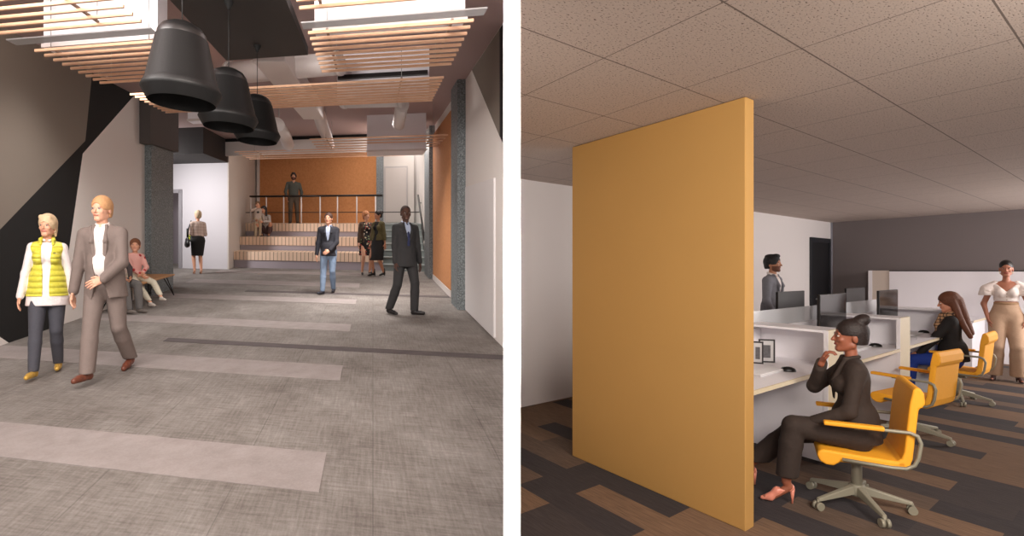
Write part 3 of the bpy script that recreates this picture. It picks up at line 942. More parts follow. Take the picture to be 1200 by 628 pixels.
# ==================================================================== LOBBY: seating steps, rail, stair
uE = uv(fl('L', 449, 317))[0]
steps = empty('seating_steps', (PS[0], PS[1], fz('L', PS[1])), 0, 'three broad seating steps with slatted pale timber fronts below the orange wall', 'steps')
def rel(o, root):
    bpy.context.view_layer.update(); o.parent = root; o.matrix_parent_inverse = Matrix.Translation(-Vector(root.location)); return o
for k, (b, h, h0) in enumerate(((0.0, 0.52, 0.0), (0.78, 0.96, 0.5), (1.56, 1.40, 0.94))):
    b1 = vend if k == 2 else None
    m = MB().prism([frUV(uS, vS+b+0.04), frUV(uE, vS+b+0.04), frUV(uE, vend), frUV(uS, vend)], h0, h-0.02, 'L')
    rel(m.build('riser', M_steplilac), steps)
    m = MB().prism([frUV(uS, vS+b), frUV(uE, vS+b), frUV(uE, vS+b+0.8 if k < 2 else vend), frUV(uS, vS+b+0.8 if k < 2 else vend)], h-0.27, h, 'L')
    rel(m.build('timber_tread', M_slatband), steps)
m = MB().prism([frUV(uS, vend), frUV(uE, vend), frUV(uE, vend+0.1), frUV(uS, vend+0.1)], 0, 7, 'L')
struct(m.build('wall_stair_back', M_wallwhite))
o0 = uv(at(297.5, 260, 19.3))[0]; o1 = uv(at(441, 260, 19.3))[0]
m = MB().prism([frUV(uS+0.02, vend-0.05), frUV(uE-0.02, vend-0.05), frUV(uE-0.02, vend), frUV(uS+0.02, vend)], 1.4, 5.2, 'L')
tag(m.build('wall_panel', M_orange), 'wide orange felt wall panel behind the railing above the steps', 'wall panel')
a0 = uS+0.1
m = MB().prism([frUV(a0-0.05, vend-0.16), frUV(a0+0.06, vend-0.16), frUV(a0+0.06, vend-0.05), frUV(a0-0.05, vend-0.05)], 1.4, 5.2, 'L')
struct(m.build('trim_1', M_white))
c0 = uv(at(441, 260, 18.0))[0]; c1 = uv(at(449, 260, 18.0))[0]
m = MB().prism([frUV(c0, vS+1.9), frUV(c1, vS+1.9), frUV(c1, vend+0.2), frUV(c0, vend+0.2)], 1.4, 7, 'L')
struct(m.build('pillar', M_granitedark))
# railing
vr = vS+1.62
rail = empty('railing', (frUV(uS+0.4, vr)[0], frUV(uS+0.4, vr)[1], fz('L', frUV(uS, vr)[1])+1.4), 0, 'black topped railing with pale posts along the top seating step', 'railing')
def L3(u, v, h):
    p = frUV(u, v); return (p[0], p[1], fz('L', p[1])+h)
dr = 600*1.0/1.0
us = [uv(at(x, 250, 0.0272/1.0*F/F*0+17.95))[0] for x in (294, 313, 334, 355, 377, 397, 419, 440)]
for u in us:
    rel(MB().tube([L3(u, vr, 1.40), L3(u, vr, 2.33)], 0.022, 8).build('post', M_white), rail)
rel(MB().tube([L3(us[0]-0.03, vr, 2.34), L3(uE+0.0, vr, 2.34)], 0.035, 8).build('top_rail', M_railblack), rail)
rel(MB().tube([L3(us[0]-0.35, vr, 1.78), L3(uE+1.3, vr, 1.78)], 0.014, 8).build('middle_rail', M_railblack), rail)
# narrow stair on the right
uF = uR-0.03
stair = empty('staircase', L3(uE, vS, 0), 0, 'narrow grey green stair climbing between the seating steps and the right wall', 'staircase')
for k in range(7):
    m = MB().prism([frUV(uE+0.01, vS+0.27*k), frUV(uF, vS+0.27*k), frUV(uF, vS+0.27*(k+1)+0.02), frUV(uE+0.01, vS+0.27*(k+1)+0.02)], 0.0, 0.2*(k+1)-0.03, 'L')
    rel(m.build('step', M_stairgrey), stair)
    m = MB().prism([frUV(uE+0.01, vS+0.27*k-0.03), frUV(uF, vS+0.27*k-0.03), frUV(uF, vS+0.27*(k+1)+0.02), frUV(uE+0.01, vS+0.27*(k+1)+0.02)], 0.2*(k+1)-0.03, 0.2*(k+1), 'L')
    rel(m.build('tread', mat('stair_tread', (138, 144, 142), 0.6)), stair)
m = MB().prism([frUV(uE, vS+1.89), frUV(uR, vS+1.89), frUV(uR, vS+6), frUV(uE, vS+6)], 0, 1.4, 'L')
struct(m.build('floor_landing', M_stairgrey))
hr = empty('handrail', L3(uF-0.06, vS, 1.0), 0, 'slanting black handrail on the granite beside the narrow stair', 'handrail')
a = L3(uF-0.07, vS-0.2, 0.95); b = L3(uF-0.07, vS+2.0, 2.35)
rel(MB().tube([a, b], 0.03, 8).build('rail', M_railblack), hr)
for t in (0.15, 0.85):
    q = Vector(a).lerp(Vector(b), t); e = Vector((q.x+0.09*E1[0], q.y+0.09*E1[1], q.z-0.06))
    rel(MB().tube([q, q+Vector((0, 0, -0.06)), e], 0.012, 6).build('bracket', M_railblack), hr)
# wall behind the landing, with a door and a round column
vl = vS+5.0
m = MB().prism([frUV(uE-0.2, vl), frUV(uR, vl), frUV(uR, vl+0.1), frUV(uE-0.2, vl+0.1)], 0, 7, 'L')
struct(m.build('wall_landing', M_wallwhite))
d0 = uv(at(451, 240, 21.2))[0]; d1 = uv(at(474, 240, 21.2))[0]
m = MB().prism([frUV(d0-0.06, vl-0.04), frUV(d1+0.06, vl-0.04), frUV(d1+0.06, vl), frUV(d0-0.06, vl)], 1.4, 3.62, 'L')
struct(m.build('door_2_frame', mat('pale_trim', (196, 190, 190), 0.6)))
m = MB().prism([frUV(d0, vl-0.06), frUV(d1, vl-0.06), frUV(d1, vl-0.03), frUV(d0, vl-0.03)], 1.41, 3.55, 'L')
struct(m.build('door_2', M_white, bevel=0.01))
q = frUV(uv(at(487, 240, 20.4))[0], vl-0.8)
m = MB().lathe([(0.0, 1.4), (0.15, 1.4), (0.15, 7.0), (0, 7.0)], (q[0], q[1], fz('L', q[1])), 24)
struct(m.build('column', M_white))

# ==================================================================== LOBBY: overhead things
HS = 3.30    # height of the slats above the floor
sp = 0.162
def slat_piece(u0, u1, v, wid=0.024, th=0.027, h=HS):
    return MB().prism([frUV(u0, v-wid/2), frUV(u1, v-wid/2), frUV(u1, v+wid/2), frUV(u0, v+wid/2)], h, h+th, 'L')
def slats(label, rows, u0, u1):
    """a raft of slats hung on thin cross rails; each slat is a part"""
    c = frUV((u0+u1)/2, (rows[0]+rows[-1])/2)
    r = empty('slat_raft', (c[0], c[1], fz('L', c[1])+HS), 0, label, 'ceiling slats', 'timber slat rafts under the lobby ceiling')
    for v in rows: rel(slat_piece(u0, u1, v).build('slat', M_slat), r)
    for f in (0.12, 0.88):
        uu = u0+(u1-u0)*f
        for v in (rows[0]+0.02, rows[-1]-0.02):
            rel(MB().tube([L3(uu, v, HS+0.026), L3(uu, v, HC)], 0.004, 6).build('hanger', M_chrome), r)
        rel(MB().prism([frUV(uu-0.012, rows[0]), frUV(uu+0.012, rows[0]), frUV(uu+0.012, rows[-1]), frUV(uu-0.012, rows[-1])], HS+0.027, HS+0.045, 'L').build('cross_rail', mat('pale_cross_rail', (150, 130, 118), 0.7)), r)
    return r
def hp(px, py): return uv(at(px, py, 1.7*F/(255-py)))       # point at slat height
rA = hp(554.9, 25.8); lA = hp(361, 40)
v0 = rA[1]
slats('right near raft of pale timber slats hanging in front of the big white box', [v0+sp*k for k in range(9)], lA[0], rA[0])
slats('nearest right raft of pale slats at the top edge before the grey fin', [v0+sp*(k-3.6) for k in range(-4, 1)], lA[0], rA[0])
lB = hp(41, 61); rB = hp(164.5, 25.5)
slats('left near raft of pale timber slats behind the largest pendant lamp', [lB[1]+sp*k for k in range(9)], lB[0], rB[0])
slats('nearest left raft of pale slats running out of the top left corner', [lB[1]+sp*(k-3.2) for k in range(-4, 1)], lB[0]-2.2, rB[0])
rC = hp(520, 92); lC = hp(148, 109.5)
slats('long middle raft of pale slats spanning the lobby behind the three lamps', [rC[1]+sp*0.97*k for k in range(9)], lC[0], rC[0])
rD = hp(529, 158.7)
slats('far right raft of pale timber slats before the white box', [rD[1]+0.42*k for k in range(5)], hp(362, 163)[0], rD[0])
lE = hp(275, 178.5)
slats('farthest raft of pale timber slats close above the steps', [lE[1]+0.42*k for k in range(5)], lE[0], hp(452, 176)[0]+0.6)
# grey acrylic fins
M_fin = mat('grey_acrylic', (196, 196, 198), 0.3, alpha=0.78)
for pr, u0, u1, lab in ((hp(560, 13), lA[0]-0.03, rA[0]+0.06, 'flat grey acrylic fin between the right pale slats'),
                        (hp(10, 49), lB[0]-0.05, rB[0]+0.02, 'flat grey acrylic fin between the left pale slats')):
    vv = pr[1]+0.03
    f_ = MB().prism([frUV(u0, vv-0.075), frUV(u1, vv-0.075), frUV(u1, vv+0.075), frUV(u0, vv+0.075)], HS+0.0, HS+0.012, 'L').build('fin', M_fin)
    tag(f_, lab, 'fin', 'grey fins between the slats')
# white boxes that hang from the ceiling
def wbox(label, pxl, pxr, d, py, thick, d2=None):
    ul = uv(at(pxl, py, d)); ur = uv(at(pxr, py, d2 or d))
    v = ul[1]; c = frUV((ul[0]+ur[0])/2, v)
    r = empty('ceiling_box', (c[0], c[1], fz('L', c[1])+HC), 0, label, 'ceiling box', 'white boxes hanging from the lobby ceiling')
    hb = (255-py)/F*d + EYE
    rel(MB().prism([frUV(ul[0], v), frUV(ur[0], v), frUV(ur[0], v+thick), frUV(ul[0], v+thick)], hb, HC-0.001, 'L').build('box_body', M_laminate), r)
    rel(MB().prism([frUV(ul[0]-0.02, v-0.015), frUV(ur[0]+0.02, v-0.015), frUV(ur[0]+0.02, v+0.0), frUV(ul[0]-0.02, v)], hb, hb+0.04, 'L').build('lip', M_white), r)
    return r
wbox('large white box at the right above the near pale slats', 368.5, 542.5, 4.85, 37, 0.25, 4.68)
wbox('large white box at the top left above the near pale slats', 51, 187, 5.34, 56, 0.25, 5.12)
b2 = wbox('white box with a dark slot above the long middle slats', 395, 502, 7.55, 116.5, 0.3, 7.4)
ul = uv(at(396, 92, 7.5)); ur = uv(at(500, 92, 7.35))
rel(MB().prism([frUV(ul[0], ul[1]-0.03), frUV(ur[0], ul[1]-0.03), frUV(ur[0], ul[1]+0.05), frUV(ul[0], ul[1]+0.05)], (255-93)/F*7.5+EYE, (255-88.5)/F*7.5+EYE, 'L').build('slot', M_railblack), b2)
wbox('plain white box hanging far back at the right near the ceiling', 430, 498, 12.0, 178, 0.9)
wbox('small white box seen between the first and second lamp', 220, 246, 9.45, 142, 0.3)
# ducts
def duct(label, pts, r, rect=None, bend=False):
    rt = empty('air_duct', pts[0], 0, label, 'duct', 'white ducts under the lobby ceiling')
    M_d = mat('white_duct_metal', (222, 214, 212), 0.45)
    if rect:
        w2, h2 = rect; m_ = MB()
        a, b = pts[0], pts[-1]
        m_.prism([(a[0]-w2, a[1]), (a[0]+w2, a[1]), (b[0]+w2, b[1]), (b[0]-w2, b[1])], (a[2]-fz('L', a[1]))-h2, (a[2]-fz('L', a[1]))+h2, 'L')
        rel(m_.build('duct_body', M_d, bevel=0.01), rt)
    else:
        rel(MB().tube(pts, r, 20).build('duct_body', M_d), rt)
    for i in (0, -1):
        q = Vector(pts[i]); q2 = Vector(pts[1] if i == 0 else pts[-2]); dd = (q2-q).normalized()
        if not rect: rel(MB().tube([q+dd*0.02, q+dd*0.07], r*1.08, 20).build('collar', M_d), rt)
    zc = fz('L', pts[0][1])+HC
    rel(MB().tube([(pts[0][0], pts[0][1]+0.1, zc), (pts[0][0], pts[0][1]+0.1, pts[0][2])], 0.008, 6).build('hanger', M_chrome), rt)
    return rt
duct('white rectangular duct running back under the ceiling', [at(315, 60, 6.3), at(367.5, 127, 10.0)], 0, (0.2, 0.13))
duct('bent round white duct hanging below the end of the rectangular duct', [at(366, 128, 10.05), at(374, 134, 10.2), at(378, 148, 10.9), at(383, 160, 12.2), at(386, 170, 13.6)], 0.125)
duct('short round white duct behind the third lamp', [at(324, 146, 9.6), at(333, 158, 10.6), at(338, 170, 12.2)], 0.13)
duct('round white duct crossing behind the black ceiling panel', [at(268, 86, 7.3), at(400, 74, 7.0)], 0.15)
duct('round white duct lying under the white box with a dark slot', [at(400, 119, 8.5), at(472, 117, 8.3)], 0.11)
duct('short round white duct dropping beside the far white box', [at(471, 122, 8.6), at(467, 146, 10.0)], 0.11)
# black ceiling panel over the lamps
HP = 3.5
c0 = uv(at(265, 71, 1.9*F/184.)); c1 = uv(at(362, 67, 1.9*F/188.))
bp = empty('ceiling_panel', L3((c0[0]+c1[0])/2, c0[1]-1.5, HC), 0, 'large flat black panel under the ceiling that carries the three lamps', 'ceiling panel')
rel(MB().prism([frUV(c0[0], c0[1]-3.2), frUV(c1[0], c0[1]-3.2), frUV(c1[0], c0[1]), frUV(c0[0], c0[1])], HP, HP+0.10, 'L').build('board', mat('matt_black_board', (40, 35, 33), 0.6), bevel=0.004), bp)
for du in (0.15, 0.85):
    for dv in (0.2, 2.8):
        rel(MB().tube([L3(c0[0]+(c1[0]-c0[0])*du, c0[1]-dv, HP+0.09), L3(c0[0]+(c1[0]-c0[0])*du, c0[1]-dv, HC)], 0.008, 6).build('hanger', M_chrome), bp)
# pendant lamps
def pendant(px, topy, boty, d, wpx, label):
    c = at(px, boty, d); R = wpx/2*d/F; Hh = (boty-topy)/F*d
    r = empty('pendant_lamp', (c[0], c[1], c[2]), 0, label, 'lamp', 'black pendant lamps in a row')
    k = R/0.23
    prof = [(0.155, 0.05), (0.21, 0.055), (0.226, 0.075), (0.230, 0.095), (0.228, 0.105), (0.222, 0.135), (0.214, 0.14), (0.195, 0.27), (0.177, 0.39), (0.166, 0.445), (0.162, 0.455)]
    hs = Hh/0.545
    P_ = [(a*k, (b-0.05)*hs*1.0) for a, b in prof]
    body = MB().lathe([(0.194*k, 0.0), (0.226*k, 0.066*hs), (0.232*k, 0.080*hs), (0.228*k, 0.092*hs), (0.213*k, 0.128*hs), (0.209*k, 0.131*hs), (0.150*k, 0.43*hs), (0.145*k, 0.436*hs)], seg=56)
    # inside of the shade
    body.lathe([(0.145*k, 0.43*hs), (0.185*k, 0.12*hs), (0.194*k, 0.0)], seg=56)
    body.build('lamp_shade', M_blackmetal, r)
    MB().lathe([(0.147*k, 0.43*hs), (0.140*k, 0.465*hs), (0.115*k, 0.505*hs), (0.07*k, 0.533*hs), (0.02*k, 0.545*hs), (0.0, 0.545*hs)], seg=40).build('lamp_cap', mat('gloss_black_cap', (16, 15, 15), 0.35), r)
    bulb = MB().lathe([(0.0, 0.20*hs), (0.03, 0.21*hs), (0.045, 0.25*hs), (0.03, 0.31*hs), (0.02, 0.36*hs), (0.02, 0.45*hs)], seg=20)
    bulb.build('bulb', mat('lamp_bulb', (250, 225, 190), 0.3, emit=0.6), r)
    zt = fz('L', c[1])+HP - c[2]
    MB().tube([(0, 0, 0.54*hs), (0, 0, zt-0.05)], 0.0035, 6).build('cable', M_black, r)
    MB().lathe([(0.0, -0.075), (0.012, -0.07), (0.02, -0.045), (0.034, -0.02), (0.04, 0.0)], (0, 0, zt), 24).build('canopy', M_black, r)
pendant(213.5, 26, 121, 3.45, 81, 'largest and nearest of the three black bell pendant lamps')
pendant(268, 80, 149.5, 4.5, 62, 'middle one of the three black bell pendant lamps')
pendant(301.5, 111, 166, 5.65, 49.5, 'smallest and farthest of the three black bell pendant lamps')

# bench by the left wall
pn = fl('L', 147, 365); pf_ = fl('L', 196, 344)
bo = L3(uv(pn)[0]-0.12, uv(pn)[1]+0.85, 0)
bench = empty('bench', bo, math.atan2(E2[1], E2[0]), 'low oak topped bench on black hairpin legs beside the granite pillar', 'bench')
# local x runs in depth, y to the left
LB = 1.0

top = MB()
top.box((0, 0, 0.43), (LB, 0.24, 0.016)); top.build('bench_top', M_benchwood, bench, bevel=0.006)
for sx in (-1, 1):
    for sy in (-1, 1):
        x = sx*(LB-0.12)
        MB().tube([(x-0.10*sx, sy*0.16, 0.415), (x+0.06*sx, sy*0.23, 0.008+sx*0.08*0.0), (x+0.02*sx, sy*0.05, 0.415)], 0.009, 8).build('hairpin_leg', M_railblack, bench)
bench.rotation_euler = (0, -math.atan(SL*0.965), math.atan2(E2[1], E2[0]))

# partition between lobby and office, seen from its end
m = MB().prism([(-0.0333, 2.0), (0.0333, 2.0), (0.0333, 6.25), (-0.0333, 6.25)], -0.2, 4.9, 'R')
struct(m.build('wall_partition', M_pure))
# small dark notice board by the corridor
q0 = uv(at(215.5, 280, 15.9))
nb = empty('notice_board', L3(q0[0], vw-0.03, 1.0), 0, 'small dark notice board with yellow green marks on the cool white wall', 'notice board')
rel(MB().prism([frUV(q0[0], vw-0.03), frUV(q0[0]+0.26, vw-0.03), frUV(q0[0]+0.26, vw), frUV(q0[0], vw)], 0.86, 1.26, 'L').build('board', mat('notice_dark', (66, 70, 68), 0.5)), nb)
for dz, du in ((0.92, 0.05), (1.02, 0.09), (1.13, 0.04)):
    rel(MB().prism([frUV(q0[0]+du, vw-0.036), frUV(q0[0]+du+0.08, vw-0.036), frUV(q0[0]+du+0.08, vw-0.028), frUV(q0[0]+du, vw-0.028)], dz, dz+0.07, 'L').build('mark', mat('notice_lime', (200, 205, 60), 0.5)), nb)

# ==================================================================== OFFICE: shell
OC = 2.67
W0 = fl('R', 610.4, 477.4)
tc_ = (0.6233*W0[1]-W0[0])/(EA[0]-0.6233*EA[1])
CN = mv(W0, tc_, 0)
FE = mv(CN, 0, -9.0)
m = MB().prism([(0.0333, -1.5), (0.0333, 5.93), (W0[0], W0[1]), (CN[0], CN[1]), (FE[0], FE[1]), (FE[0]+1, -1.5)], -0.1, 0.0)
struct(m.build('floor', M_plank))
m = MB().prism([(0.0333, -1.5), (0.0333, 5.93), (W0[0], W0[1]), (CN[0], CN[1]), (FE[0], FE[1]), (FE[0]+1, -1.5)], OC, OC+0.1)
struct(m.build('ceiling', M_tile))
q = mv(W0, -0.02, 0)
m = MB().prism([(W0[0], W0[1]), (CN[0], CN[1]), mv(CN, 0, 0.15), mv(W0, -0.05, 0.15), (0.0, 6.0), (0.0333, 5.93)], 0, OC)
struct(m.build('wall_office_left', M_office_white))
m = MB().prism([mv(CN, 0, 0.1), mv(CN, 0.15, 0.1), mv(FE, 0.15, 0), mv(FE, 0, 0)], 0, OC)
struct(m.build('wall_office_far', M_grey))
m = MB().prism([mv(CN, 0, 0.0), mv(CN, 0, -0.03), mv(CN, -0.03, -0.03), mv(CN, -0.03, 0)], 0, OC)
struct(m.build('trim_2', mat('cool_corner_trim', (150, 150, 160), 0.6)))
struct(MB().prism([(0.0333, -1.6), (FE[0]+1, -1.6), (FE[0]+1, -1.5), (0.0333, -1.5)], 0, OC).build('wall_office_back', M_office_white))
# black door in the white wall, beside the corner
def wallA(px):
    a = (px-600)/F; t = (a*W0[1]-W0[0])/(EA[0]-a*EA[1]); return t
t0, t1 = wallA(948.5), wallA(971.5)
p0 = mv(W0, t0, 0)
m = MB(); L_ = t1-t0
m.bar(p0, 0, 0.08, -0.04, 0.01, 0, 2.30); m.bar(p0, L_-0.08, L_, -0.04, 0.01, 0, 2.30); m.bar(p0, 0.08, L_-0.08, -0.04, 0.01, 2.2, 2.30)
struct(m.build('door_3_frame', mat('black_door_frame', (34, 36, 42), 0.5)))
struct(MB().bar(p0, 0.08, L_-0.08, -0.02, 0.01, 0, 2.2).build('door_3', M_doorblack))
ha = mv(p0, 0.2, -0.05)
struct(MB().tube([(ha[0], ha[1], 1.0), (ha[0]+0.12*EA[0], ha[1]+0.12*EA[1], 1.0)], 0.012, 8).build('door_3_handle', M_chrome))

# ==================================================================== OFFICE: the big yellow panel
PN = fl('R', 873.6, 623.2); PF = fl('R', 670.5, 533.9)
L_ = math.hypot(PF[0]-PN[0], PF[1]-PN[1]); dirb = ((PF[0]-PN[0])/L_, (PF[1]-PN[1])/L_)
Lb = L_
m = MB()
q = [(PN[0], PN[1]), (PF[0], PF[1]), mv(PF, 0.105, 0), mv(PN, 0.105, 0)]
m.prism(q, 0.0, OC-0.004)
M_yellow = mat('amber_yellow_panel', (184, 141, 78), 0.75, noise=(3, 0.03))
o = m.build('partition_panel', M_yellow, bevel=0.006)
tag(o, 'tall free standing amber yellow panel from carpet to ceiling', 'partition')

# ==================================================================== OFFICE: workstations
P1 = (2.62, 4.24)        # near corner of the first screen unit
def acoord(p): return GA[0]*p[0]+GA[1]*p[1]
XS = acoord(PN) + 0.105 + 0.03 - acoord(P1)      # the desks start just behind the yellow panel
DH = 0.78; SH = 1.10; PT = 0.32; BAY = 1.83
def screen_unit(p, label, depth=0.72):
    r = empty('storage_screen', (p[0], p[1], 0), 0, label, 'desk divider', 'white hooded dividers between the desks')
    b = MB(); b.bar(p, 0, PT, 0.03, depth, SH-0.02, SH); rel(b.build('top', M_laminate, bevel=0.002), r)
    b = MB(); b.bar(p, 0, PT, 0, 0.03, 0, SH); rel(b.build('end_panel', M_tanlam, bevel=0.002), r)
    b = MB(); b.bar(p, -0.006, -0.0005, 0, 0.035, 0, SH+0.001); rel(b.build('edge_strip', M_laminate), r)
    b = MB(); b.bar(p, PT-0.03, PT, 0.03, depth, DH, SH-0.02); rel(b.build('upper_back', M_laminate), r)
    b = MB(); b.bar(p, 0.0, PT, 0.03, depth, 0.0, DH-0.031); rel(b.build('lower_case', M_laminate), r)
    return r
def desk(p, x0, x1, label, group='white desks in the near row'):
    r = empty('desk', mv(p, (x0+x1)/2, 0.35) + (0,), 0, label, 'desk', group)
    rel(MB().bar(p, x0, -0.007, 0.012, 0.70, DH-0.03, DH).bar(p, -0.007, x1, 0.036, 0.70, DH-0.03, DH).build('desk_top', M_laminate), r)
    rel(MB().bar(p, x0, -0.007, 0.0, 0.012, DH-0.03, DH).build('front_edge', M_tanlam), r)
    return r
units = ['nearest white hooded divider with cream end, right beside the yellow panel',
         'second white hooded divider with cream end, behind the bun-haired woman',
         'third white hooded divider, behind the woman with the checked scarf']
deskl = ['white desk nearest the yellow panel holding picture frames and a keyboard',
         'white desk between the first and second cream ended dividers',
         'white desk in front of the woman with the checked scarf']
for k in range(3):
    p = mv(P1, BAY*k, 0)
    screen_unit(p, units[k])
    x0 = XS if k == 0 else -(BAY-PT)+0.004
    d = desk(p, x0, PT-0.031, deskl[k])
    if k == 0:
        rel(MB().bar(p, XS, XS+0.03, 0.02, 0.70, 0, DH-0.03).build('side_panel', M_laminate), d)
# spine with frosted glass along the desks
sp0 = mv(P1, XS, 0.722)
spine = empty('spine_screen', (sp0[0], sp0[1], 0), 0, 'long white spine wall with a clear glass strip between the two desk rows', 'desk divider')
rel(MB().bar(sp0, 0, BAY*3+0.4-XS-1.75, 0, 0.05, 0, SH-0.06).build('spine_wall', M_laminate), spine)
M_glass = mat('clear_glass_strip', (240, 242, 246), 0.15, alpha=0.45)
rel(MB().bar(sp0, 0, BAY*3+0.4-XS-1.75, 0.018, 0.030, SH-0.06, 1.205).build('glass_strip', M_glass), spine)
# far row of desks behind the spine
b0 = mv(P1, -1.75, 0.775)
for k, lab in enumerate(('white desk behind the glass strip in front of the man in grey', 'white desk behind the glass strip, second from the white wall side', 'white desk at the far right end behind the glass strip')):
    p = mv(P1, BAY*k-1.51, 0.775) if k else mv(P1, XS, 0.775)
    BW = BAY if k else BAY-1.51-XS
    r = empty('desk', mv(p, 0.75, 0.35) + (0,), 0, lab, 'desk', 'white desks in the far row')
    rel(MB().bar(p, 0, BW-0.02, 0, 0.70, DH-0.03, DH).build('desk_top', M_laminate), r)
    rel(MB().bar(p, 0, BW-0.02, 0.70, 0.712, DH-0.03, DH).build('front_edge', M_tanlam), r)
    rel(MB().bar(p, 0, 0.03, 0.02, 0.68, 0, DH-0.03).build('side_panel', M_laminate), r)
    rel(MB().bar(p, BW-0.05, BW-0.02, 0.02, 0.68, 0, DH-0.03).build('side_panel', M_laminate), r)
# glossy flat monitors
M_screen = mat('glossy_black_screen', (14, 12, 13), 0.12, spec=0.6)
def monitor(px, ang_in, b, label, face=-1):
    """monitor parallel to the desk row, at offset b behind the front line, centred on a pixel column"""
    base = mv(P1, 0, b); a = (px-600)/F
    t = (a*base[1]-base[0])/(EA[0]-a*EA[1])
    c = mv(base, t, 0)
    r = empty('monitor', (c[0], c[1], DH), math.atan2(EA[1], EA[0]), label, 'monitor', 'flat black monitors on the desks')
    MB().box((0, 0, 0.36), (0.35, 0.014, 0.21)).build('casing', M_railblack, r, bevel=0.004)
    MB().box((0, face*0.0155, 0.36), (0.342, 0.002, 0.203)).build('screen', M_screen, r)
    MB().box((0, -face*0.03, 0.17), (0.03, 0.012, 0.17)).build('neck', M_chrome, r, bevel=0.003)
    MB().box((0, -face*0.03, 0.006), (0.12, 0.09, 0.006)).build('foot', M_chrome, r, bevel=0.003)
    return r
monitor(975, 0, 0.50, 'glossy monitor above the first divider, left of the bun-haired woman')
monitor(1040, 0, 0.50, 'glossy monitor standing above the second divider')
monitor(926.5, 0, 1.08, 'dark monitor behind the glass, in front of the man in grey', 1)
monitor(1002, 0, 1.08, 'dark monitor behind the glass, between the two glossy ones', 1)
# keyboards and mice
def deskpt(px, py, h=DH): return fl('R', px, py, h)
def keyboard(px, py, label):
    c = deskpt(px, py)
    r = empty('keyboard', (c[0], c[1], DH), math.atan2(EA[1], EA[0]), label, 'keyboard', 'pale keyboards on the desks')
    MB().box((0, 0, 0.008), (0.20, 0.062, 0.008)).build('base', mat('keyboard_silver', (196, 192, 194), 0.4), r, bevel=0.003)
    k = MB()
    for i in range(14):
        for j in range(5):
            k.box((-0.182+i*0.028, -0.046+j*0.023, 0.018), (0.0118, 0.0095, 0.003))
    k.build('keys', mat('keyboard_keys', (232, 230, 232), 0.5), r)
def mouse(px, py, label):
    c = deskpt(px, py)
    r = empty('mouse', (c[0], c[1], DH), math.atan2(EB[1], EB[0]) + 0.6, label, 'mouse', 'black mice on the desks')
    vs, fs = ell_mesh(V3(0, 0, 0.004), V3(0.062, 0.034, 0.034), seg=20, rings=14)
    vs[:, 2] = np.maximum(vs[:, 2], 0.0005)
    np_mesh('mouse_body', [(vs, fs, 0)], mat('mouse_black', (20, 20, 21), 0.3), r)
    MB().box((0.035, 0, 0.0335), (0.010, 0.003, 0.004)).build('scroll_wheel', M_chrome, r, bevel=0.001)
keyboard(897, 437, 'pale keyboard at the edge of the yellow panel on the nearest desk')
mouse(923.5, 435, 'black mouse on the nearest desk left of the bun-haired woman')
keyboard(1006, 409, 'pale keyboard on the second desk behind the hair bun')
mouse(1026, 406, 'black mouse on the second desk above the jacket shoulder')
mouse(1082.5, 390, 'black mouse on the third desk before the checked scarf')
keyboard(1070, 392.5, 'pale keyboard on the third desk left of the checked scarf')
# crumpled eyeglass shaped thing on third desk
c = deskpt(1074, 398)
r = empty('reading_glasses', (c[0], c[1], DH), 0.9, 'folded pale reading glasses lying on the third desk', 'glasses')
for sx in (-1, 1):
    MB().tube([(sx*0.035+0.028*math.cos(a*math.pi/6), 0, 0.028+0.022*math.sin(a*math.pi/6)) for a in range(13)], 0.003, 6).build('lens_rim', M_chrome, r)
    MB().tube([(sx*0.064, 0, 0.034), (sx*0.066, 0.09, 0.03), (sx*0.06, 0.13, 0.006)], 0.0028, 6).build('temple', M_chrome, r)
MB().tube([(-0.01, 0, 0.034), (0, 0, 0.038), (0.01, 0, 0.034)], 0.003, 6).build('bridge', M_chrome, r)
# picture frames
def frame(px, py, wpx, hpx, label, rot=0.0):
    c = deskpt(px, py); k = c[1]/F
    w_, h_ = wpx*k/2, hpx*k/2
    r = empty('picture_frame', (c[0], c[1], DH), math.atan2(EA[1], EA[0])*0.0 - 0.25 + rot, label, 'picture frame', 'framed photographs on the nearest desk')
    T = 0.012
    f_ = MB()
    for sx in (-1, 1): f_.box((sx*(w_-T*0.5), 0, h_), (T/2, 0.009, h_))
    for z in (T/2, 2*h_-T/2): f_.box((0, 0, z), (w_-T, 0.009, T/2))
    f_.build('frame', mat('dark_frame', (52, 48, 50), 0.4), r, bevel=0.001)
    MB().box((0, 0.002, h_), (w_-T, 0.004, h_-T)).build('mount', mat('frame_mount', (206, 204, 206), 0.6), r)
    MB().box((0, -0.003, h_*0.95), ((w_-T)*0.55, 0.002, (h_-T)*0.62)).build('photograph', mat('grey_photo', (96, 94, 98), 0.5, noise=(38, 0.7)), r)
frame(898.5, 424.5, 17.5, 27, 'nearer dark framed grey photograph standing on the nearest desk')
frame(888, 426, 12, 26, 'dark framed photograph half hidden by the yellow panel edge', -0.2)

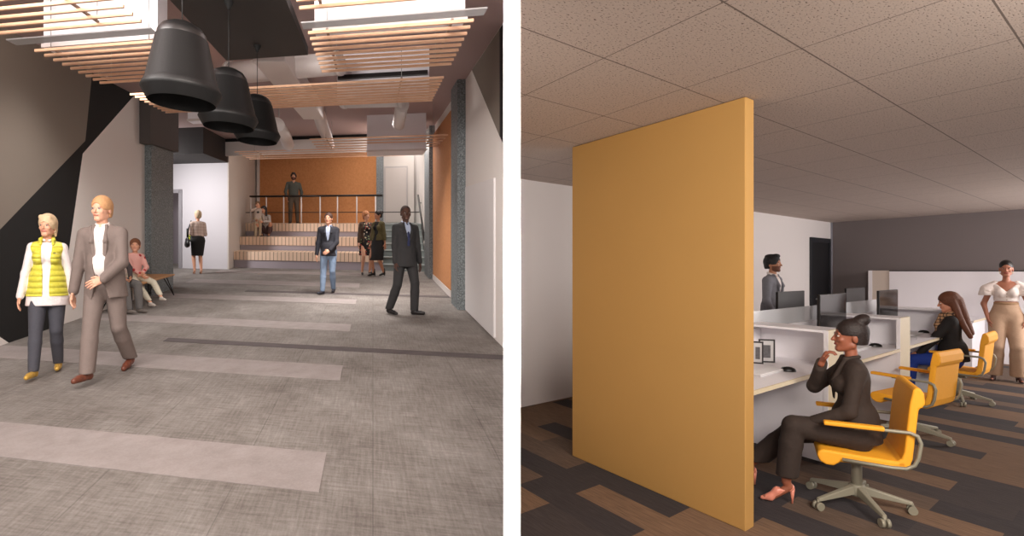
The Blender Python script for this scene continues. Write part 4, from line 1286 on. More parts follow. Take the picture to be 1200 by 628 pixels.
# tall white storage wall before the grey wall, and a low cabinet
sw = empty('storage_wall', mv(CN, -0.45, -3.0)+(0,), 0, 'tall white storage wall standing before the dark grey wall', 'storage')
b_ = mv(CN, -0.45, 0)
a = (1042-600)/F
t = (a*b_[1]-b_[0])/(-EB[0]+a*EB[1])
rel(MB().bar(b_, 0, 0.40, -t-4.5, -t, 0.0, 1.60).build('cabinet_body', M_laminate, bevel=0.004), sw)
rel(MB().bar(b_, -0.004, 0, -t-4.5, -t, 1.585, 1.602).build('top_edge', M_railblack), sw)
t2 = ((1017-600)/F*(b_[1])-(b_[0]))/(-EB[0]+(1017-600)/F*EB[1])
tc2 = empty('end_cabinet', mv(b_, 0.1, -t2-0.1)+(0,), 0, 'cream faced tall cabinet at the left end of the white storage wall', 'cabinet')
rel(MB().bar(b_, 0.03, 0.38, -t+0.005, -t2, 0, 1.60).build('cabinet_body', mat('cream_cabinet', (214, 200, 188), 0.55), bevel=0.004), tc2)
rel(MB().bar(b_, 0.025, 0.03, -t2-0.07, -t2, 0, 1.601).build('edge_strip', M_laminate), tc2)
cc = fl('R', 1141, 376, 0.78)
CW = min(1.0, acoord(CN)-0.48-acoord(cc))
cb = empty('low_cabinet', (cc[0], cc[1], 0), 0, 'low white cabinet with a cream edged top behind the standing woman', 'cabinet')
rel(MB().bar(cc, 0.02, CW-0.02, 0.02, 1.6, 0, 0.75).build('cabinet_body', M_laminate, bevel=0.003), cb)
rel(MB().bar(cc, 0.0, CW, 0.004, 1.62, 0.75, 0.78).build('cabinet_top', M_laminate), cb)
rel(MB().bar(cc, 0.0, CW, 0.0, 0.004, 0.748, 0.782).build('top_edge', M_tanlam), cb)

# ==================================================================== OFFICE: yellow swivel chairs
M_yc = mat('amber_yellow_chair_fabric', (248, 172, 40), 0.65, noise=(40, 0.05))
M_cg = mat('khaki_grey_metal', (150, 145, 128), 0.5, 0.2)
def make_chair(label):
    """faces -Y, floor at z=0"""
    r = empty('office_chair', (0, 0, 0), 0, label, 'chair', 'amber yellow office chairs in a row')
    # seat: slab with a thick rolled front lip
    prof = [(-0.27, 0.40), (-0.255, 0.365), (-0.215, 0.345), (-0.17, 0.345), (-0.13, 0.375), (0.0, 0.385), (0.20, 0.372), (0.235, 0.375), (0.255, 0.40),
            (0.235, 0.45), (0.19, 0.435), (0.0, 0.44), (-0.20, 0.450), (-0.245, 0.45), (-0.268, 0.43)]
    MB().extrude(prof, -0.25, 0.25).build('seat', M_yc, r, bevel=0.016, seg=3)
    # back: slightly reclined slab with a rolled top that stands proud at the rear
    prof = [(0.19, 0.40), (0.225, 0.375), (0.262, 0.40), (0.280, 0.46), (0.312, 0.80), (0.332, 0.81), (0.346, 0.84), (0.342, 0.90), (0.320, 0.94), (0.292, 0.94),
            (0.280, 0.92), (0.262, 0.83), (0.232, 0.50), (0.218, 0.455), (0.20, 0.44)]
    MB().extrude(prof, -0.25, 0.25).build('backrest', M_yc, r, bevel=0.016, seg=3)
    for sx in (-1, 1):
        x = sx*0.268
        MB().box((sx*0.285, -0.06, 0.655), (0.028, 0.175, 0.014)).build('armrest', M_yc, r, bevel=0.008)
        pts = [(x, -0.12, 0.405), (x, 0.15, 0.395), (x, 0.24, 0.40), (x, 0.285, 0.43), (x, 0.305, 0.48), (x, 0.318, 0.58), (x, 0.30, 0.625), (x, 0.26, 0.642), (x, 0.10, 0.642), (x*1.04, -0.05, 0.640)]
        MB().tube(pts, 0.012, 10).build('arm_frame', M_cg, r)
    MB().tube([(0, 0, 0.38), (0, 0, 0.10)], [0.032, 0.036], 20).build('column', M_cg, r)
    MB().box((0, 0.02, 0.345), (0.09, 0.07, 0.022)).build('tilt_box', M_cg, r, bevel=0.008)
    hub = MB().lathe([(0.0, 0.16), (0.045, 0.16), (0.05, 0.15), (0.05, 0.085), (0.04, 0.075), (0, 0.075)], seg=24).build('hub', M_cg, r)
    for i in range(5):
        a = 2*math.pi*i/5 + 0.35
        c, s_ = math.cos(a), math.sin(a)
        g = MB(); n0 = 0
        L0, L1 = 0.03, 0.335
        def q(l, w_, z): return (l*c - w_*s_, l*s_ + w_*c, z)
        vs = [q(L0, -0.024, 0.09), q(L0, 0.024, 0.09), q(L0, 0.020, 0.155), q(L0, -0.020, 0.155),
              q(L1, -0.017, 0.062), q(L1, 0.017, 0.062), q(L1, 0.013, 0.085), q(L1, -0.013, 0.085)]
        g.v = vs; g.f = [(0, 3, 2, 1), (4, 5, 6, 7), (0, 1, 5, 4), (1, 2, 6, 5), (2, 3, 7, 6), (3, 0, 4, 7)]; g.m = [0]*6; g.s = [False]*6
        leg = g.build('leg', M_cg, r, bevel=0.006)
        cm = MB()
        for off in (-0.018, 0.018):
            p_ = [q(L1-0.005, off-0.011, 0.030), q(L1-0.005, off+0.011, 0.030)]
            cm.tube(p_, 0.029, 16)
        cm.tube([q(L1-0.005, -0.03, 0.030), q(L1-0.005, 0.03, 0.030)], 0.010, 8)
        cm.tube([q(L1-0.005, 0, 0.03), q(L1-0.005, 0, 0.075)], 0.010, 8)
        cm.build('caster', M_cg, leg)
    return r
ch1 = make_chair('nearest amber office chair, holding the woman with the hair bun')
p = fl('R', 1004, 592)
ch1.location = (p[0], p[1], 0)
def face(dx, dy): return math.atan2(dx, -dy)
ch1.rotation_euler.z = face(-0.90, 0.44)
ch1.scale = (0.93, 0.93, 0.93)
ch2 = copy_tree(ch1); tag(ch2, 'empty amber office chair between the two seated women')
p = fl('R', 1068, 512); ch2.location = (p[0], p[1], 0); ch2.rotation_euler.z = face(-0.48, 0.88)
ch3 = copy_tree(ch1); tag(ch3, 'farthest amber office chair, holding the woman with the checked scarf')
p = fl('R', 1123, 470); ch3.location = (p[0], p[1], 0); ch3.rotation_euler.z = face(-0.60, 0.80)

# ==================================================================== PEOPLE
def cloth(name, col, bump_=(18, 0.35), rough=0.85, noise_=(60, 0.10)): return mat(name, col, rough, noise=noise_, bump=bump_)
def pattern(name, base, cols, scale, thr=0.5, rough=0.85, kind='blob'):
    n = NT(name, rough)
    if kind == 'check':
        sx = n.t.nodes.new('ShaderNodeSeparateXYZ'); n.link(n.P, sx.inputs[0])
        a = n.math('GREATER_THAN', n.math('FRACT', n.math('MULTIPLY', n.math('ADD', sx.outputs[0], n.math('MULTIPLY', sx.outputs[1], 0.6)), scale)), thr)
        b = n.math('GREATER_THAN', n.math('FRACT', n.math('MULTIPLY', sx.outputs[2], scale)), thr)
        s = n.math('MULTIPLY', n.math('ADD', a, b), 0.5)
        return n.out(n.ramp(s, [(0.0, base), (0.4, cols[0]), (0.9, cols[-1])], 'CONSTANT'))
    if kind == 'quilt':
        sx = n.t.nodes.new('ShaderNodeSeparateXYZ'); n.link(n.P, sx.inputs[0])
        z = n.math('FRACT', n.math('MULTIPLY', sx.outputs[2], scale))
        q = n.math('MULTIPLY', z, n.math('SUBTRACT', 1.0, z))
        n.bump(q, 1.0, 0.05)
        f = n.noise(n.P, 30, 3)
        return n.out(n.ramp(f, [(0.3, base), (0.7, cols[0])]))
    v = n.t.nodes.new('ShaderNodeTexVoronoi'); n.link(n.P, v.inputs['Vector']); v.inputs['Scale'].default_value = scale
    sel = n.math('LESS_THAN', v.outputs['Distance'], thr)
    sep = n.t.nodes.new('ShaderNodeSeparateColor'); n.link(v.outputs['Color'], sep.inputs[0])
    k = len(cols)
    cc_ = n.ramp(sep.outputs[0], [(i/k, c) for i, c in enumerate(cols)], 'CONSTANT') if k > 1 else n.mix(0.0, cols[0], cols[0])
    return n.out(n.mix(sel, base, cc_))

def person(label, px, py, room, rel, H, skin, loc=None, slope=True, group=None, **kw):
    l = loc or fl(room, px, py)
    rz = -math.atan2(l[0], l[1]) + rel
    s_ = SL if (room == 'L' and slope) else 0.0
    feet = kw.pop('feet', [(-0.055, 0, 0.045), (0.055, 0, 0.045)])
    nf = []
    for (x, y, z) in feet:
        nf.append((x, y, z + s_*(math.sin(rz)*x + math.cos(rz)*y)))
    return Person(label, l, rz, H=H, skin=skin, feet=nf, group=group, **kw)

# ---------------------------------------------------------------- clothing recipes
def trousers(p, m, flare=0.010, inf=0.011, name='trousers', ankle=0.055, top=0.105, thigh=0.0, upto=1.08, belt=None, hemz=-0.010):
    L = p.legs(inf, flare, thigh=thigh, upto=upto) + p.torso(inf+0.001)[:2]
    o = p.garment(name, L, m, (p.utop(top), p.ankles(hemz)))
    return o
def shirt(p, m, inf=0.010, hem=-0.02, sleeve=0.95, name='shirt', neck=0.312, belly=0.0, wrist=0.0, v=None, skirt=0.0, cuff=0.003):
    L = p.torso(inf, belly) + p.arms(inf, sleeve, cuff)
    if skirt: L.append(c_(p.P + p.U*0.03*p.H, p.P - p.U*(0.09)*p.H, 0.103*p.H+inf, 0.108*p.H+inf+skirt, 0.03, squash(p.Fw, 0.7)))
    cuts = [p.ubot(hem), p.utop(neck+0.012), p.neckhole(0.031, neck-0.012)]
    if v: cuts.append(p.vneck(v[0], 0.33, v[1]))
    return p.garment(name, L, m, cuts)
def collar(p, m, r=0.034, name='collar', open_=0.02):
    H = p.H; c = p.nk + p.U*0.012*H
    L = []
    n_ = 9
    for i in range(n_):
        a0 = math.radians(25 + 310*i/n_); a1 = math.radians(25 + 310*(i+1)/n_)
        f = lambda a: c + (p.Fw*math.cos(a) + p.S*math.sin(a))*r*H + p.U*(-0.010*H*math.cos(a) + 0.004*H)
        L.append(c_(f(a0), f(a1), 0.0085*H, None, 0.006, None))
    return p.garment(name, L, m, vox=max(0.004, p.hvox*0.8))
def jacket(p, m, inf=0.020, hem=-0.075, v=(0.10, 0.055), opening=None, sleeve=0.97, belly=0.0, name='jacket', skirt=0.012, lapel=True, hemflare=0.0):
    L = p.torso(inf, belly) + p.arms(inf*0.9, sleeve, 0.004, k=0.025)
    lo = p.P + p.U*hem*p.H
    L.append(c_(p.P + p.U*0.05*p.H, lo - p.U*0.02*p.H, 0.086*p.H*p.bw+inf, 0.097*p.H*p.bw+inf+hemflare, 0.03, squash(p.Fw, 0.90)))
    cuts = [p.ubot(hem), p.utop(0.322), p.neckhole(0.034, 0.285)]
    if opening is not None: cuts.append(p.vneck(opening[0], 0.33, v[1], wbot=opening[1], open_hem=opening[2]))
    else: cuts.append(p.vneck(v[0], 0.33, v[1], open_hem=None))
    o = p.garment(name, L, m, cuts)
    if lapel:
        for sx in (-1, 1):
            H = p.H; b = v[0] if opening is None else opening[0]
            f0 = p.P + p.U*b*H + p.Fw*(0.061*H+inf) + p.S*sx*0.012*H
            f1 = p.P + p.U*0.225*H + p.Fw*(0.060*H+inf) + p.S*sx*(0.038)*H
            f2 = p.nk + p.U*0.006*H + p.S*sx*0.034*H + p.Fw*0.030*H
            f3 = p.nk + p.U*0.014*H + p.S*sx*0.022*H - p.Fw*0.022*H
            q = squash(p.Fw, 0.45)
            p.garment('lapel', [c_(f0, f1, 0.006*H, 0.013*H, 0.008, q), c_(f1, f2, 0.013*H, 0.009*H, 0.012), c_(f2, f3, 0.009*H, 0.008*H, 0.01)], m, vox=max(0.005, p.hvox*0.9))
    return o
def buttons(p, m, us_, out=0.075, x=0.0, r=0.005):
    for u in us_:
        q = p.P + p.U*u*p.H + p.Fw*out*p.H + p.S*x*p.H
        v, f = ell_mesh(q, V3(r, r, r)*p.H); np_mesh('button', [(v, f, 0)], m, p.root)
def tie(p, m, top=0.298, bot=0.06, out=0.070):
    H = p.H
    a = p.P + p.U*top*H + p.Fw*0.040*H; b = p.P + p.U*0.20*H + p.Fw*out*H; c = p.P + p.U*bot*H + p.Fw*(out)*H
    q = squash(p.Fw, 0.4)
    return p.garment('tie', [c_(a, a-p.U*0.008*H, 0.010*H, 0.008*H, 0.004), c_(a, b, 0.008*H, 0.012*H, 0.006, q), c_(b, c, 0.012*H, 0.017*H, 0.006, q)], m, vox=max(0.004, p.hvox*0.8))
def skirt(p, m, hem, inf=0.014, flare=0.0, name='skirt', top=0.10):
    H = p.H; kn = (p.kn[0]+p.kn[1])/2
    lo = V3(p.P[0]*0.3+kn[0]*0.7, p.P[1]*0.3+kn[1]*0.7, hem*H)
    L = p.torso(inf)[:2] + [c_(p.P, lo-V3(0, 0, 0.03*H), 0.101*H+inf, 0.084*H+inf+flare, 0.02, squash(p.Fw, 0.75))]
    return p.garment(name, L, m, (p.utop(top), p.above(hem)))

SK_PALE = (226, 170, 142); SK_FAIR = (222, 164, 134); SK_OLIVE = (190, 134, 104); SK_BROWN = (122, 74, 54); SK_DARK = (84, 54, 42)

# ---------------------------------------------------------------- 1 woman in the yellow vest
p = person('older woman walking in a bright yellow quilted vest over a white shirt', 56, 438, 'L', -0.12, 1.63, SK_FAIR, female=True,
           feet=[(-0.062, -0.115, 0.045), (0.048, 0.09, 0.048)], hands=[(-0.155, -0.035, 0.455), (0.158, -0.01, 0.452)], toes=(-0.25, 0.05),
           head=(-0.28, 0.0), width=0.83, vox=0.0095, hvox=0.0046)
p.body(eye=(60, 70, 80), brow=(170, 140, 110), lips=(190, 110, 100), curl=(0.55, 0.5))
trousers(p, cloth('charcoal_trousers', (74, 74, 82)), flare=0.006, inf=0.010)
shirt(p, cloth('white_blouse_cotton', (236, 226, 224), (22, 0.5)), inf=0.012, hem=-0.095, skirt=0.018, sleeve=0.96, wrist=0.0, cuff=0.006)
collar(p, cloth('white_blouse_cotton', (236, 226, 224)), 0.033)
L = p.torso(0.019) + [c_(p.P + p.U*0.06*p.H, p.P - p.U*0.06*p.H, 0.100*p.H+0.019, 0.113*p.H+0.024, 0.03, squash(p.Fw, 0.72))]
p.garment('vest', L, pattern('yellow_quilted_nylon', (208, 200, 62), [(224, 216, 84)], 17, kind='quilt', rough=0.5),
          [p.ubot(-0.035), p.utop(0.335), p.neckhole(0.034, 0.27), p.vneck(0.02, 0.30, 0.030, wbot=0.017, open_hem=0.05)])
H = p.H
for sx in (-1, 1):
    f2 = p.nk + p.U*0.012*H + p.S*sx*0.036*H + p.Fw*0.026*H; f3 = p.nk + p.U*0.026*H + p.S*sx*0.028*H - p.Fw*0.024*H
    p.garment('vest_collar', [c_(f2, f3, 0.012*H, 0.011*H, 0.01), c_(f2, f2-p.U*0.03*H+p.Fw*0.012*H, 0.012*H, 0.009*H, 0.01)], MATS['yellow_quilted_nylon'], vox=0.006)
np_mesh('chest_mark', [tuple(list(ell_mesh(p.P + p.U*0.235*H + p.S*0.048*H + p.Fw*0.083*H, V3(0.010, 0.003, 0.003)*H)) + [0])], mat('vest_mark', (90, 100, 40), 0.6), p.root)
M_sh = mat('gold_leather', (214, 170, 80), 0.4, 0.25)
for i in range(2): p.shoe(i, M_sh)
p.hair(mat('ash_blonde_hair', (214, 186, 150), 0.7, noise=(90, 0.22), bump=(70, 0.25)), inf=0.009, line=0.020,
       extra=[('c', (-0.025, -0.025, 0.048), (0.02, -0.028, 0.044), 0.014, 0.016), ('c', (0.02, -0.028, 0.040), (0.036, -0.012, 0.012), 0.013, 0.010), ('c', (0.030, 0.03, -0.02), (0.032, 0.028, -0.055), 0.012, 0.006)], sideburn=-0.02, back=-0.06)

# ---------------------------------------------------------------- 2 man in the grey suit
p = person('older man walking in a brown grey suit with an open white shirt', 124, 440, 'L', -0.30, 1.83, SK_PALE,
           hip=(0.0, 0.0, 0.515), lean=(-0.05, -0.02, 1), feet=[(-0.035, -0.175, 0.045), (0.085, 0.15, 0.060)], toes=(-0.30, -0.05), pitchfeet=(0, -0.25),
           knees=[(-0.15, -1, 0), (0.0, -1, 0)], hands=[(-0.165, -0.03, 0.455), (0.035, -0.135, 0.535)], poles=[(-0.4, 1, 0), (1, 0.6, -0.2)],
           head=(-0.22, 0.03), width=0.82, vox=0.0095, hvox=0.0046, build=1.05, handrot=[None, [(-0.75, -0.45, -0.35), (-0.3, 0.7, -0.3), (0, 0, 1)]])
p.body(eye=(70, 80, 90), brow=(190, 140, 100), lips=(196, 120, 104), curl=(0.6, 0.55))
M_suit = cloth('brown_grey_suit_wool', (124, 110, 104), (14, 0.45), noise_=(120, 0.10))
trousers(p, M_suit, flare=0.020, inf=0.016)
shirt(p, cloth('white_shirt_cotton', (238, 228, 224), (16, 0.3)), inf=0.010, belly=0.012, hem=0.03, sleeve=0.98)
collar(p, MATS['white_shirt_cotton'], 0.033)
jacket(p, M_suit, inf=0.024, hem=-0.085, v=(0.02, 0.046), opening=(0.0, 0.024, 0.25), belly=0.010, hemflare=0.01)
buttons(p, mat('shirt_button', (200, 195, 190), 0.5), (0.08, 0.13, 0.18, 0.23), out=0.073, r=0.0025)
M_sh = mat('brown_leather', (112, 62, 46), 0.4)
for i in range(2): p.shoe(i, M_sh, inf=0.003)
p.hair(mat('sandy_hair', (196, 148, 104), 0.7, noise=(90, 0.25), bump=(70, 0.25)), inf=0.007, line=0.029, sideburn=-0.004, back=-0.04)

# ---------------------------------------------------------------- 3, 4 seated on the bench
bz = 0.455
lb = L3(uv(bo)[0]+0.02, uv(bo)[1]-0.30, 0)
ph = (bz+0.085)/1.36
p = person('child seated on the bench in a pink sweater with red bows', 0, 0, 'L', 0.45, 1.36, SK_FAIR, loc=lb, slope=False, build=0.92,
           hip=(0, 0.0, ph), feet=[(0.02, -0.34, 0.052), (0.15, -0.36, 0.12)], knees=[(0.2, -1, 0.6), (0.5, -1, 0.8)],
           hands=[(0.0, -0.14, 0.42), (0.02, -0.15, 0.44)], poles=[(-1, 0.3, -0.3), (1, 0.3, -0.3)], head=(-0.55, 0.0), width=0.92, vox=0.010, hvox=0.0045, child=True)
p.body(eye=(60, 50, 40), brow=(130, 90, 66), lips=(206, 132, 116), curl=(0.7, 0.7))
trousers(p, pattern('cream_dotted_cotton', (206, 198, 178), [(110, 110, 96)], 26, 0.16), flare=0.004, inf=0.008, hemz=0.03)
shirt(p, pattern('pink_knit_with_bows', (222, 166, 156), [(222, 166, 156), (222, 166, 156), (170, 40, 46)], 13, 0.34), inf=0.012, hem=-0.01, sleeve=0.9)
for i in range(2): p.shoe(i, mat('pale_sneaker', (196, 186, 176), 0.6))
p.hair(mat('auburn_hair', (120, 74, 48), 0.7, noise=(90, 0.2), bump=(70, 0.25)), inf=0.005, line=0.026, back=-0.04)
lb = L3(uv(bo)[0]-0.06, uv(bo)[1]-0.98, 0)
ph = (bz+0.085)/1.66
p = person('dark haired adult seated on the bench half hidden behind the suited man', 0, 0, 'L', 0.55, 1.66, SK_OLIVE, loc=lb, female=True, slope=False,
           hip=(0, 0.0, ph), feet=[(-0.02, -0.27, 0.045), (0.10, -0.26, 0.045)], knees=[(0, -1, 0.6), (0.2, -1, 0.6)],
           hands=[(-0.04, -0.18, 0.36), (0.06, -0.18, 0.36)], poles=[(-1, 0.3, -0.3), (1, 0.3, -0.3)], head=(0.5, -0.1), width=0.9, vox=0.013, hvox=0.007)
p.body()
trousers(p, cloth('grey_trousers_b', (96, 92, 90)), inf=0.010)
shirt(p, cloth('dark_knit', (60, 52, 52)), inf=0.014, hem=-0.02)
for i in range(2): p.shoe(i, mat('grey_canvas_shoe', (110, 102, 96), 0.7))
p.hair(mat('dark_brown_hair', (38, 28, 26), 0.6, noise=(90, 0.2), bump=(90, 0.4)), inf=0.008, line=0.022, back=-0.05, extra=[('e', (0, 0.045, 0.05), (0.02, 0.02, 0.02))])

# ---------------------------------------------------------------- 5 woman with the shoulder bag, seen from behind
p = person('woman seen from behind in a checked blouse and black pencil skirt with a shoulder bag', 232, 321, 'L', math.pi+0.15, 1.80, SK_FAIR, female=True,
           heel=0.045, feet=[(-0.045, 0.02, 0.045), (0.045, -0.03, 0.045)], hands=[(-0.09, -0.13, 0.64), (0.09, -0.13, 0.64)], poles=[(-0.2, 1, -0.8), (0.2, 1, -0.8)], head=(0.2, 0), width=0.93, vox=0.014, hvox=0.008)
p.body()
shirt(p, pattern('pale_checked_cotton', (206, 184, 172), [(180, 152, 140), (150, 124, 116)], 12, 0.86, kind='check'), inf=0.018, hem=0.045, sleeve=0.9)
skirt(p, cloth('black_skirt_wool', (26, 24, 25)), 0.29, inf=0.012, flare=-0.01)
for i in range(2): p.shoe(i, mat('nude_pump', (180, 130, 104), 0.5), heel=0.045)
p.hair(mat('silver_blonde_hair', (206, 182, 150), 0.7, noise=(90, 0.2), bump=(70, 0.25)), inf=0.008, line=0.02, back=-0.05, extra=[('e', (0, 0.05, 0.01), (0.026, 0.022, 0.03))])
# her bag hangs from her image-left shoulder
Rw = Matrix.Rotation(p.root.rotation_euler.z, 4, 'Z'); sh = Vector(p.sh[1]); 
bgl = Vector(p.root.location) + Rw @ Vector((sh.x+0.10, sh.y, 0.86))
bag = empty('handbag', bgl, p.root.rotation_euler.z, 'black shoulder bag hanging at the side of the woman in the pencil skirt', 'bag')
v, f = grid_surface([c_((0, -0.10, -0.02), (0, 0.10, -0.02), 0.10, None, 0.02, squash((1, 0, 0), 0.55)), c_((0, -0.08, 0.10), (0, 0.08, 0.10), 0.07, None, 0.06, squash((1, 0, 0), 0.5))], 0.012)
np_mesh('bag_body', [(v, f, 0)], mat('black_bag_leather', (24, 22, 23), 0.45), bag)
MB().tube([(0, -0.09, 0.14), (-0.03, -0.06, 0.42), (-0.09, 0.0, 0.64), (-0.03, 0.06, 0.42), (0, 0.09, 0.14)], 0.012, 8).build('strap', mat('black_bag_leather', (24, 22, 23), 0.45), bag)

# ---------------------------------------------------------------- 6 man at the railing
lr = at(344, 262.8, 18.35)
p = person('man in a dark checked shirt standing behind the railing on the top step', 0, 0, 'L', 0.05, 1.83, SK_OLIVE, loc=lr, slope=False,
           feet=[(-0.06, 0.0, 0.045), (0.07, -0.02, 0.045)], hands=[(-0.125, -0.05, 0.50), (0.135, -0.04, 0.50)], poles=[(-0.8, 1, -0.2), (0.8, 1, -0.2)], toes=(-0.3, 0.6), head=(-0.1, -0.1), vox=0.015, hvox=0.008)
p.body(brow=(40, 28, 22), beard=(70, 46, 36))
trousers(p, cloth('khaki_brown_trousers', (82, 70, 58)), inf=0.011, flare=0.006)
shirt(p, pattern('green_grey_checked_flannel', (78, 82, 76), [(58, 60, 56), (112, 112, 104)], 14, 0.7, kind='check'), inf=0.014, hem=0.0, sleeve=0.9, v=(0.26, 0.02))
for i in range(2): p.shoe(i, mat('dark_brown_shoe', (40, 28, 24), 0.5))
p.hair(mat('dark_brown_hair', (38, 28, 26), 0.6), inf=0.009, line=0.032, back=-0.03, extra=[('e', (0.0, -0.01, 0.06), (0.034, 0.04, 0.02))])

# ---------------------------------------------------------------- 7 child and 8 crouching woman on the second step
lc = at(302, 278.6, 17.35)
p = person('small child standing on the second step in a pale hooded top', 0, 0, 'L', 0.1, 1.20, SK_FAIR, loc=lc, slope=False,
           hands=[(-0.05, -0.10, 0.82), (0.15, -0.02, 0.50)], poles=[(-1, 0, -0.6), (0.3, 1, 0)], vox=0.012, hvox=0.007, child=True, head=(0, 0))
p.body()
trousers(p, cloth('beige_trousers', (170, 150, 126)), inf=0.010)
shirt(p, cloth('pale_hoodie', (176, 158, 146)), inf=0.016, hem=-0.02)
np_mesh('chest_print', [tuple(list(ell_mesh(p.P + p.U*0.19*p.H + p.Fw*0.078*p.H, V3(0.035, 0.006, 0.030)*p.H)) + [0])], mat('dark_print', (40, 38, 40), 0.7), p.root)
for i in range(2): p.shoe(i, mat('tan_boot', (110, 82, 60), 0.6))
p.hair(mat('light_brown_hair', (120, 92, 66), 0.7), inf=0.007, line=0.024)
lc = at(311, 278.6, 17.55)
p = person('woman with long dark hair crouching beside the small child on the step', 0, 0, 'L', -0.3, 1.72, SK_OLIVE, loc=lc, female=True, slope=False,
           hip=(0.0, 0.08, 0.17), lean=(-0.05, -0.35, 1), feet=[(-0.05, -0.03, 0.045), (0.08, -0.06, 0.045)], knees=[(-0.3, -1, 0.5), (0.4, -1, 0.5)],
           hands=[(-0.10, -0.24, 0.32), (0.03, -0.24, 0.30)], poles=[(-1, 0.2, -0.6), (1, 0.2, -0.6)], head=(-0.1, 0.1), vox=0.015, hvox=0.008)
p.body()
trousers(p, cloth('plum_brown_leggings', (84, 60, 58)), inf=0.010, flare=0.0, hemz=0.03)
shirt(p, cloth('pale_grey_knit', (172, 160, 152)), inf=0.014, hem=0.0)
for i in range(2): p.shoe(i, mat('black_boot', (28, 25, 25), 0.5), high=0.06)
p.hair(mat('long_black_hair', (30, 22, 22), 0.6), style='long', inf=0.009, line=0.024,
       extra=[('c', (-0.035, 0.01, 0.0), (-0.042, -0.015, -0.11), 0.020, 0.018), ('c', (0.035, 0.01, 0.0), (0.046, -0.01, -0.10), 0.020, 0.018), ('c', (0, 0.03, 0.0), (0, 0.03, -0.10), 0.035, 0.03)])

# ---------------------------------------------------------------- 9 man in the navy blazer
p = person('man walking in a dark navy blazer, pale blue shirt and light jeans', 385, 344, 'L', -0.12, 1.70, SK_FAIR,
           feet=[(-0.065, -0.07, 0.045), (0.05, 0.09, 0.05)], hands=[(-0.15, 0.01, 0.475), (0.03, -0.12, 0.53)], poles=[(-0.5, 1, 0), (1, 0.5, -0.2)],
           toes=(-0.5, 0.0), head=(-0.15, 0), width=0.94, vox=0.0125, hvox=0.007, handrot=[None, [(-0.7, -0.4, -0.4), (-0.3, 0.8, -0.3), (0, 0, 1)]])
p.body(brow=(80, 55, 40))
trousers(p, mat('washed_light_denim', (126, 146, 172), 0.85, noise=(7, 0.22), bump=(25, 0.4)), inf=0.010, flare=0.004)
shirt(p, cloth('pale_blue_shirt', (180, 192, 216)), inf=0.008, hem=0.02, sleeve=1.0)
collar(p, MATS['pale_blue_shirt'], 0.033)
jacket(p, cloth('dark_navy_wool', (42, 42, 50)), inf=0.018, hem=-0.06, v=(0.12, 0.050), sleeve=0.95)
for i in range(2): p.shoe(i, mat('navy_suede', (36, 36, 46), 0.6))
p.hair(mat('short_brown_hair', (74, 50, 38), 0.7), inf=0.004, line=0.034, sideburn=0.0, back=-0.03)

# ---------------------------------------------------------------- 10 woman in the floral dress, 11 woman in the olive jacket
p = person('woman in a floral dress and brown cardigan facing her companion by the steps', 429, 321.5, 'L', 0.25, 1.78, SK_FAIR, female=True,
           heel=0.025, feet=[(-0.07, -0.02, 0.045), (0.07, 0.03, 0.045)], hands=[(-0.135, -0.04, 0.47), (0.12, -0.05, 0.48)], toes=(-0.2, 0.3), head=(0.45, 0), width=0.95, vox=0.014, hvox=0.008)
p.body()
M_fl = pattern('dark_floral_print', (30, 28, 28), [(206, 186, 150), (170, 74, 70), (120, 130, 90), (214, 200, 180)], 15, 0.36)
L = p.torso(0.012) + p.arms(0.012, 0.0) + [c_(p.P, V3(0, 0, 0.27*p.H), 0.106*p.H+0.012, 0.100*p.H+0.03, 0.02, squash(p.Fw, 0.75))]
p.garment('dress', L, M_fl, [p.above(0.30), p.utop(0.30), p.vneck(0.25, 0.33, 0.03)])
jacket(p, cloth('brown_cardigan', (78, 58, 44)), inf=0.018, hem=-0.03, v=(0.0, 0.055), opening=(0.0, 0.045, 0.15), lapel=False)
for i in range(2): p.shoe(i, mat('black_lace_shoe', (26, 22, 24), 0.5), heel=0.025)
p.hair(mat('strawberry_blonde_hair', (178, 118, 76), 0.7), inf=0.010, line=0.022, back=-0.06, extra=[('c', (-0.035, 0.01, 0), (-0.04, 0.01, -0.05), 0.018, 0.012), ('c', (0.035, 0.015, 0), (0.038, 0.015, -0.05), 0.016, 0.012)])
p = person('woman in an olive bomber jacket and long black skirt beside the floral dress', 443.5, 323.5, 'L', -0.75, 1.80, SK_OLIVE, female=True,
           heel=0.03, feet=[(-0.055, -0.05, 0.045), (0.05, 0.06, 0.045)], hands=[(-0.12, -0.05, 0.48), (0.14, 0.0, 0.47)], toes=(-0.3, 0.0), head=(-0.35, 0), width=0.95, vox=0.014, hvox=0.008)
p.body(brow=(30, 24, 22))
shirt(p, cloth('black_top', (24, 22, 22)), inf=0.010, hem=0.0, sleeve=0.3)
skirt(p, cloth('black_midi_skirt', (30, 28, 29)), 0.24, inf=0.016, flare=0.045)
jacket(p, cloth('olive_bomber', (92, 84, 52)), inf=0.022, hem=0.015, v=(0.03, 0.040), opening=(0.02, 0.030, 0.1), lapel=False)
for i in range(2): p.shoe(i, mat('black_ankle_boot', (24, 21, 22), 0.45), high=0.05, heel=0.03)
p.hair(mat('long_black_hair', (30, 22, 22), 0.6), inf=0.005, line=0.024, back=-0.035, extra=[('e', (0.0, 0.062, 0.045), (0.022, 0.022, 0.022))])

